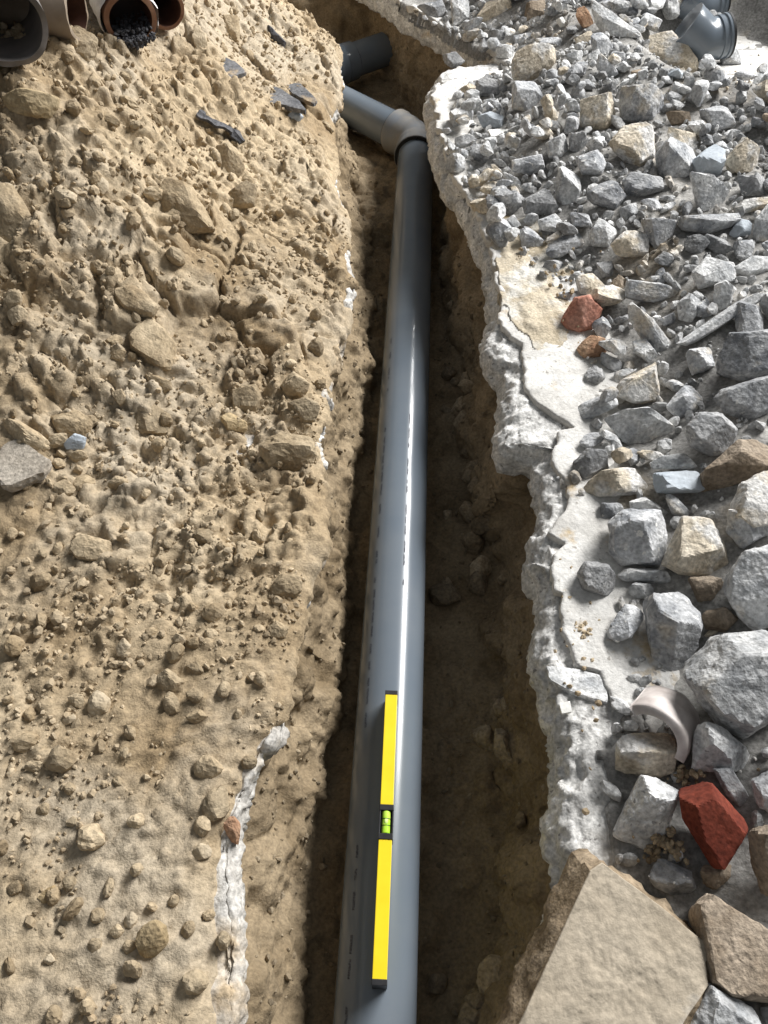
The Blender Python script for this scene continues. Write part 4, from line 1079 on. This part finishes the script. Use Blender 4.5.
zone = lambda y: 'upper heap' if y < 330 else ('middle slope' if y < 640 else 'trodden ground at the lower left')
for _ in range(9000):
    if n >= 230: break
    px, py = rng.uniform(0, 350), rng.uniform(20, 1020)
    r = 0.0085 * (1 - rng.random() * 0.92) ** -0.42
    if py > 640 and rng.random() < 0.55: continue
    Pq = on_plane(px, py, 0.0)
    Pq, tq = on_height(px, py, HL)
    if Pq[0] > XL(Pq[1]) - 0.012: continue
    if py < 60 and px < 190: continue
    if any((px - a) ** 2 + (py - b) ** 2 < (8 + c) ** 2 for a, b, c in taken): continue
    h = surfL(np.array([Pq[0]]), np.array([Pq[1]]))[0]
    taken.append((px, py, r / tq * F))
    zn = zone(py)
    o = obj('soil_clod', clodV[n % 16], loc=(Pq[0], Pq[1], h + 0.20 * r), label='small loose tan clod', cat='clod', group='loose small clods on the ' + zn); clods.append((o, px, py, 'small loose tan clod'))
    o.scale = (r,) * 3; o.rotation_euler = tuple(rng.uniform(0, 6.28, 3)); n += 1

name_by_landmark(clods, LANDL)
colname = {'g': 'mid grey', 'l': 'pale grey', 'd': 'dark grey', 'b': 'beige', 'n': 'brown', 'u': 'blue-grey'}
rv = {}
for m_ in colname:
    rv[m_] = []
    for i in range(12 if m_ in 'gl' else 6):
        Vr, Fr = rand_rock(3, 700 + i + 31 * ord(m_), 9, 0.05, 0.0, (1, rng.uniform(.6, .95), rng.uniform(.45, .8)), (0.5, 0.95))
        me = mesh_from('rubble_chunk', Vr, Fr, False); me.materials.append(M[m_]); rv[m_].append((me, Vr))
from mathutils import Euler
def drop(Vr, x, y, r, rot, quant=0.85):
    Rm = np.array(Euler(rot).to_matrix()); V = (Vr * r) @ Rm.T
    W = V + np.array([x, y, 0]); i, j, ok = cells(W)
    if ok.sum() < 5: return None
    low = ok & (V[:, 2] < 0)
    z = np.quantile(HM[j[low], i[low]] - W[low, 2], quant)
    return z, W
def candidates(k, margin, p_near):
    """free spots on the rubble bed that no traced stone covers"""
    Y = rng.uniform(0.2, 2.75, k); X = XB(Y) - 0.01 + rng.random(k) * 1.4
    i = ((X - HM_X0) / CELL).astype(int).clip(1, HM_NX - 2); j = ((Y - HM_Y0) / CELL).astype(int).clip(1, HM_NY - 2)
    v = np.stack([X, Y, HM0[j, i] + 0.012], -1) - CAM; z = v @ FWD
    px = 384 + F * (v @ RIGHT) / z; py = 512 - F * (v @ UP) / z
    ok = (px < 785) & (py > -25) & (py < 865) & (np.hypot(X - KP[0], Y - KP[1] - 0.02) > 0.15) & ~((px > 715) & (py < 90))
    ok &= (py < 480) | (rng.random(k) < p_near)
    ok &= ~((np.hypot(px - 572, py - 600) < 42) | (np.hypot(px - 560, py - 385) < 34))
    for n, o in BIG: ok &= (np.stack([px, py], -1) @ n.T - o).max(1) > margin
    return [a[ok] for a in (X, Y, px, py, i, j)]
n = 0; rubs = []
CX, CY, CPX, CPY, CI, CJ = candidates(16000, 4, 0.35); kc = 0
sizes = np.sort(0.0180 * (1 - rng.random(290) * 0.93) ** -0.36)[::-1]
for r in sizes:
    for _ in range(50):
        if kc >= len(CX): break
        x, y, px, py, ii, jj = CX[kc], CY[kc], CPX[kc], CPY[kc], CI[kc], CJ[kc]; kc += 1
        if HM[jj, ii] - HM0[jj, ii] > 0.03: continue
        m_ = rng.choice(['g', 'l', 'd', 'b', 'n', 'u'], p=[.36, .42, .09, .10, .01, .02])
        me, Vr = rv[m_][rng.integers(len(rv[m_]))]
        rot = (rng.uniform(-.5, .5), rng.uniform(-.5, .5), rng.uniform(0, 6.28))
        got = drop(Vr, x, y, r, rot)
        if got is None: continue
        z, W = got
        if z + W[:, 2].max() > HM0[jj, ii] + 0.08: continue
        vw = in_view(np.array([x, y, z]), 60)
        if vw is None or covered(vw[0], vw[1], 0.35 * r * F / 1.6): continue
        hm_add(W + np.array([0, 0, z]))
        zn = 'far half' if py < 300 else 'near half'
        o = obj('rubble_chunk', me, loc=(x, y, z), label='small rubble piece', cat='rubble', group=f'small {colname[m_]} gap-filling rubble, {zn}'); rubs.append((o, vw[0], vw[1], f'small {colname[m_]} rubble piece'))
        o.scale = (r,) * 3; o.rotation_euler = rot; n += 1
        break
name_by_landmark(rubs, LANDR)
# the many smaller pieces that nobody would count
mid = []
for x, y, px, py, ii, jj in zip(*candidates(30000, 0, 0.5)):
    if len(mid) >= 1900: break
    r = rng.uniform(0.0085, 0.0165)
    z = HM[jj - 1:jj + 2, ii - 1:ii + 2].mean()
    if z - HM0[jj, ii] > 0.0065: continue
    mid.append((x, y, z + 0.3 * r, r)); HM[jj - 1:jj + 2, ii - 1:ii + 2] = np.maximum(HM[jj - 1:jj + 2, ii - 1:ii + 2], z + 0.9 * r)
mid = np.array(mid)
# stones in the trench bottom and on its walls
tv = []
for i in range(8):
    Vr, Fr = rand_rock(3, 900 + i, 9, 0.06, 0.2, (1, rng.uniform(.6, .9), rng.uniform(.5, .8)))
    me = mesh_from('trench_stone', Vr, Fr, False); me.materials.append(M['trenchstone']); tv.append(me)
n = 0; tst = []
for _ in range(900):
    if n >= 44: break
    a_ = rng.integers(40, 640); b_ = rng.integers(nL + 24, nL + nB + 14)
    p_ = TG[a_, b_]; r = rng.uniform(0.011, 0.034)
    if abs(p_[0] - pipeX(p_[1])) < R0 + r + 0.006 and p_[1] < 2.35: continue
    if p_[1] > 2.2: continue
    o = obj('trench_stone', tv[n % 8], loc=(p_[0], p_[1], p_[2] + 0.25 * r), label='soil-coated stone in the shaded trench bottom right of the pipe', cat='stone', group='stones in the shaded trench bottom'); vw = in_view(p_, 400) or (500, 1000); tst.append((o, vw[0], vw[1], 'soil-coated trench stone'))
    o.scale = (r,) * 3; o.rotation_euler = tuple(rng.uniform(0, 6.28, 3)); n += 1

name_by_landmark(tst, [(388, 820, 'level vial'), (390, 690, 'far end of the level'), (500, 450, 'dark slab notch'), (412, 140, 'pipe elbow'), (540, 900, 'large beige slab'), (400, 560, 'middle of the long pipe'), (380, 985, 'near end of the level')])
# ------------------------------------------------------------------ uncountable crumbs and gravel
def scatter(name, P, r, mat, label, cat, variants, tint_lo, tint_hi, parent=None):
    Vs, Fs, Ts = [], [], []; base_ = 0
    k = len(P); idx = rng.integers(len(variants), size=k)
    for v, (V0, F0) in enumerate(variants):
        s = np.nonzero(idx == v)[0]
        if not len(s): continue
        q = rng.normal(size=(len(s), 4)); q /= np.linalg.norm(q, axis=1, keepdims=True)
        w_, x, y, z = q.T
        Rm = np.stack([1 - 2 * (y * y + z * z), 2 * (x * y - z * w_), 2 * (x * z + y * w_), 2 * (x * y + z * w_), 1 - 2 * (x * x + z * z), 2 * (y * z - x * w_), 2 * (x * z - y * w_), 2 * (y * z + x * w_), 1 - 2 * (x * x + y * y)], -1).reshape(-1, 3, 3)
        W = np.einsum('nij,vj->nvi', Rm, V0) * r[s][:, None, None] + P[s][:, None]
        Fa_ = F0[None] + (np.arange(len(s)) * len(V0))[:, None, None] + base_
        Vs.append(W.reshape(-1, 3)); Fs.append(Fa_.reshape(-1, 3)); base_ += len(s) * len(V0)
        t_ = rng.uniform(tint_lo, tint_hi, (len(s), 1)); Ts.append(np.repeat(np.concatenate([t_, t_, t_, np.ones_like(t_)], 1), len(V0), 0))
    me = mesh_from(name, np.concatenate(Vs), np.concatenate(Fs), False)
    at = me.attributes.new('tint', 'FLOAT_COLOR', 'POINT'); at.data.foreach_set('color', np.concatenate(Ts).astype(np.float32).ravel())
    return obj(name, me, M[mat], kind='stuff', label=label, cat=cat, parent=parent)
small = [rand_rock(1, 40 + i, 8, 0.15, 0.3, (1, rng.uniform(.7, 1), rng.uniform(.5, .9))) for i in range(14)]
ang = [rand_rock(1, 80 + i, 8, 0.08, 0.0, (1, rng.uniform(.6, .9), rng.uniform(.4, .8)), (.5, .9)) for i in range(8)] + [rand_rock(2, 180 + i, 8, 0.06, 0.0, (1, rng.uniform(.6, .9), rng.uniform(.4, .8)), (.5, .9)) for i in range(6)]
# crumbs on the left soil
N = 34000
Yq = -0.1 + 2.9 * rng.random(N) ** 1.25; Dq = rng.random(N) ** 1.15 * 1.2 - 0.002
Xq = XL(Yq) - inset(Yq).clip(0, 1) - Dq
mk = 1.3 * fbm(P2(Xq, Yq), 7, 3, 301) + 0.35 * rng.random(N) - 0.1
ok = mk > 0.06
Xq, Yq = Xq[ok][:13500], Yq[ok][:13500]
r = 0.0026 * (1 - rng.random(len(Xq)) * 0.97) ** -0.36
h = surfL(Xq, Yq)
scatter('soil_crumbs', np.stack([Xq, Yq, h + 0.10 * r], -1), r, 'crumb', 'loose tan crumbs of soil strewn over the heap left of the trench', 'soil', small, 0.9, 1.2)
# coarser crumbling clods on the upper heap
N = 9000
Yq = 0.45 + 2.2 * rng.random(N); Xq = XL(Yq) - 0.03 - rng.random(N) ** 1.1 * 1.1
ok = (fbm(P2(Xq, Yq), 5, 3, 311) + 0.5 * ss((Yq - .5) / .6) + 0.2 * rng.random(N)) > 0.42
Xq, Yq = Xq[ok][:1700], Yq[ok][:1700]; r = 0.0055 * (1 - rng.random(len(Xq)) * 0.95) ** -0.33
scatter('coarse_crumbs', np.stack([Xq, Yq, surfL(Xq, Yq) + 0.15 * r], -1), r, 'crumb', 'coarse crumbling lumps of soil covering the upper heap', 'soil',
        [rand_rock(2, 340 + i, 9, 0.16, 0.25, (1, rng.uniform(.7, 1), rng.uniform(.5, .9))) for i in range(12)], 0.85, 1.15)
# gravel between the rubble
N = 16000
Yq = -0.1 + 2.85 * rng.random(N); Xq = XB(Yq) - 0.05 + rng.random(N) ** 0.8 * 1.25
d = Xq - XB(Yq)
ii = ((Xq - HM_X0) / CELL).astype(int).clip(0, HM_NX - 1); jj = ((Yq - HM_Y0) / CELL).astype(int).clip(0, HM_NY - 1)
ok = (HM[jj, ii] - HM0[jj, ii] < 0.012) & ((d > 0.0) | (rng.random(N) < 0.15)) & (Xq > XR(Yq) + 0.02) & ((np.hypot((Xq - KP[0] - .08) / 0.30, (Yq - KP[1] + .05) / 0.40) > 0.85) | (rng.random(N) < 0.06)) & (Yq > 0.28)
Xq, Yq, ii, jj = [a[ok][:4600] for a in (Xq, Yq, ii, jj)]
r = 0.0038 * (1 - rng.random(len(Xq)) * 0.97) ** -0.36
scatter('rubble_gravel', np.stack([Xq, Yq, HM[jj, ii] + 0.2 * r], -1), r, 'gravel', 'crushed grey gravel and crumbs filling the rubble right of the trench', 'gravel', ang, 0.6, 1.25)
scatter('small_rubble', mid[:, :3], mid[:, 3], 'gravel', 'fist-small broken bits packed between the larger rubble right of the trench', 'rubble', [rand_rock(2, 280 + i, 8, 0.06, 0.0, (1, rng.uniform(.6, .9), rng.uniform(.4, .8)), (.5, .9)) for i in range(12)], 0.5, 1.2)
# the same rubble goes on to the right of the picture
k = 2600; Yo = rng.uniform(-0.3, 2.9, k); Xo = rng.uniform(0.3, 2.3, k)
v = np.stack([Xo, Yo, 0 * Xo + 0.1], -1) - CAM; po = 384 + F * (v @ RIGHT) / (v @ FWD)
io = ((Xo - HM_X0) / CELL).astype(int).clip(0, HM_NX - 1); jo = ((Yo - HM_Y0) / CELL).astype(int).clip(0, HM_NY - 1)
ok = (po > 800) & (HM[jo, io] - HM0[jo, io] < 0.01) & (np.hypot((Xo - KP[0] - .08) / 0.30, (Yo - KP[1] + .05) / 0.40) > 0.9)
Xo, Yo = Xo[ok][:1100], Yo[ok][:1100]; r = 0.012 * (1 - rng.random(len(Xo)) * 0.95) ** -0.42
scatter('outer_rubble', np.stack([Xo, Yo, BR(Xo, Yo) + 0.35 * r], -1), r, 'gravel', 'broken grey rubble carrying on to the right of the largest boulder', 'rubble', [rand_rock(2, 380 + i, 9, 0.05, 0.0, (1, rng.uniform(.6, .9), rng.uniform(.5, .8)), (.5, .9)) for i in range(12)], 0.6, 1.15)
# tan crumbs around the red shard and on the white floor
pp_ = []
for (cx, cy, sx_, sy_, k) in ((668, 842, 18, 14, 170), (688, 778, 14, 7, 60), (760, 800, 12, 14, 70), (560, 300, 26, 26, 110), (585, 620, 12, 12, 26), (570, 615, 40, 60, 40), (560, 720, 30, 60, 40), (720, 90, 25, 22, 60), (520, 270, 16, 26, 60)):
    for _ in range(k):
        x_, y_ = rng.normal(cx, sx_ / 1.6), rng.normal(cy, sy_ / 1.6)
        Pq, _t = on_plane(x_, y_, 0.02), 0
        i_, j_ = int((Pq[0] - HM_X0) / CELL), int((Pq[1] - HM_Y0) / CELL)
        if 0 <= i_ < HM_NX and 0 <= j_ < HM_NY and HM[j_, i_] - HM0[j_, i_] < 0.02 and Pq[0] > XR(np.array([Pq[1]]))[0] + 0.03: pp_.append((Pq[0], Pq[1], max(HM[j_, i_], 0.004)))
pp_ = np.array(pp_); r = rng.uniform(0.002, 0.0065, len(pp_))
scatter('tan_crumbs', pp_ + np.stack([0 * r, 0 * r, 0.3 * r], -1), r, 'crumb', 'tan soil crumbs caught between the rubble and on the white screed', 'soil', small, 0.8, 1.2)
# crumbs in the trench
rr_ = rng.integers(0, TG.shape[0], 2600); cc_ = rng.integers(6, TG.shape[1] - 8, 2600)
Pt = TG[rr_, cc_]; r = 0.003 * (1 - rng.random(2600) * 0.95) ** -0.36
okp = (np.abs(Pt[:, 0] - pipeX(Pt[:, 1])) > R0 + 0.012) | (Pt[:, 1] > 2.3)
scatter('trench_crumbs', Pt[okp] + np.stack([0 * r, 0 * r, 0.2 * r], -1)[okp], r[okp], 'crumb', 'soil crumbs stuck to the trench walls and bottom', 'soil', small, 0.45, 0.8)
# dark gravel in the mouth of the old pipe
k = 420; dq = np.abs(rng.normal(0, 0.03, k)); lat = rng.normal(0, 0.022, k).clip(-.036, .036)
hz = np.cross(md, [0, 0, 1.0]); hz /= np.linalg.norm(hz)
Pg = mouth[None] + md[None] * (0.02 - dq)[:, None] + hz[None] * lat[:, None] + np.array([0, 0, -1.0])[None] * (0.018 + 0.016 * (1 - (lat / .04) ** 2) * rng.random(k) + np.where(dq < .02, .010, 0))[:, None]
scatter('dark_gravel', Pg, rng.uniform(0.003, 0.007, k), 'k', 'dark gravel spilling from the mouth of the rusty old pipe', 'gravel', ang, 1, 1)
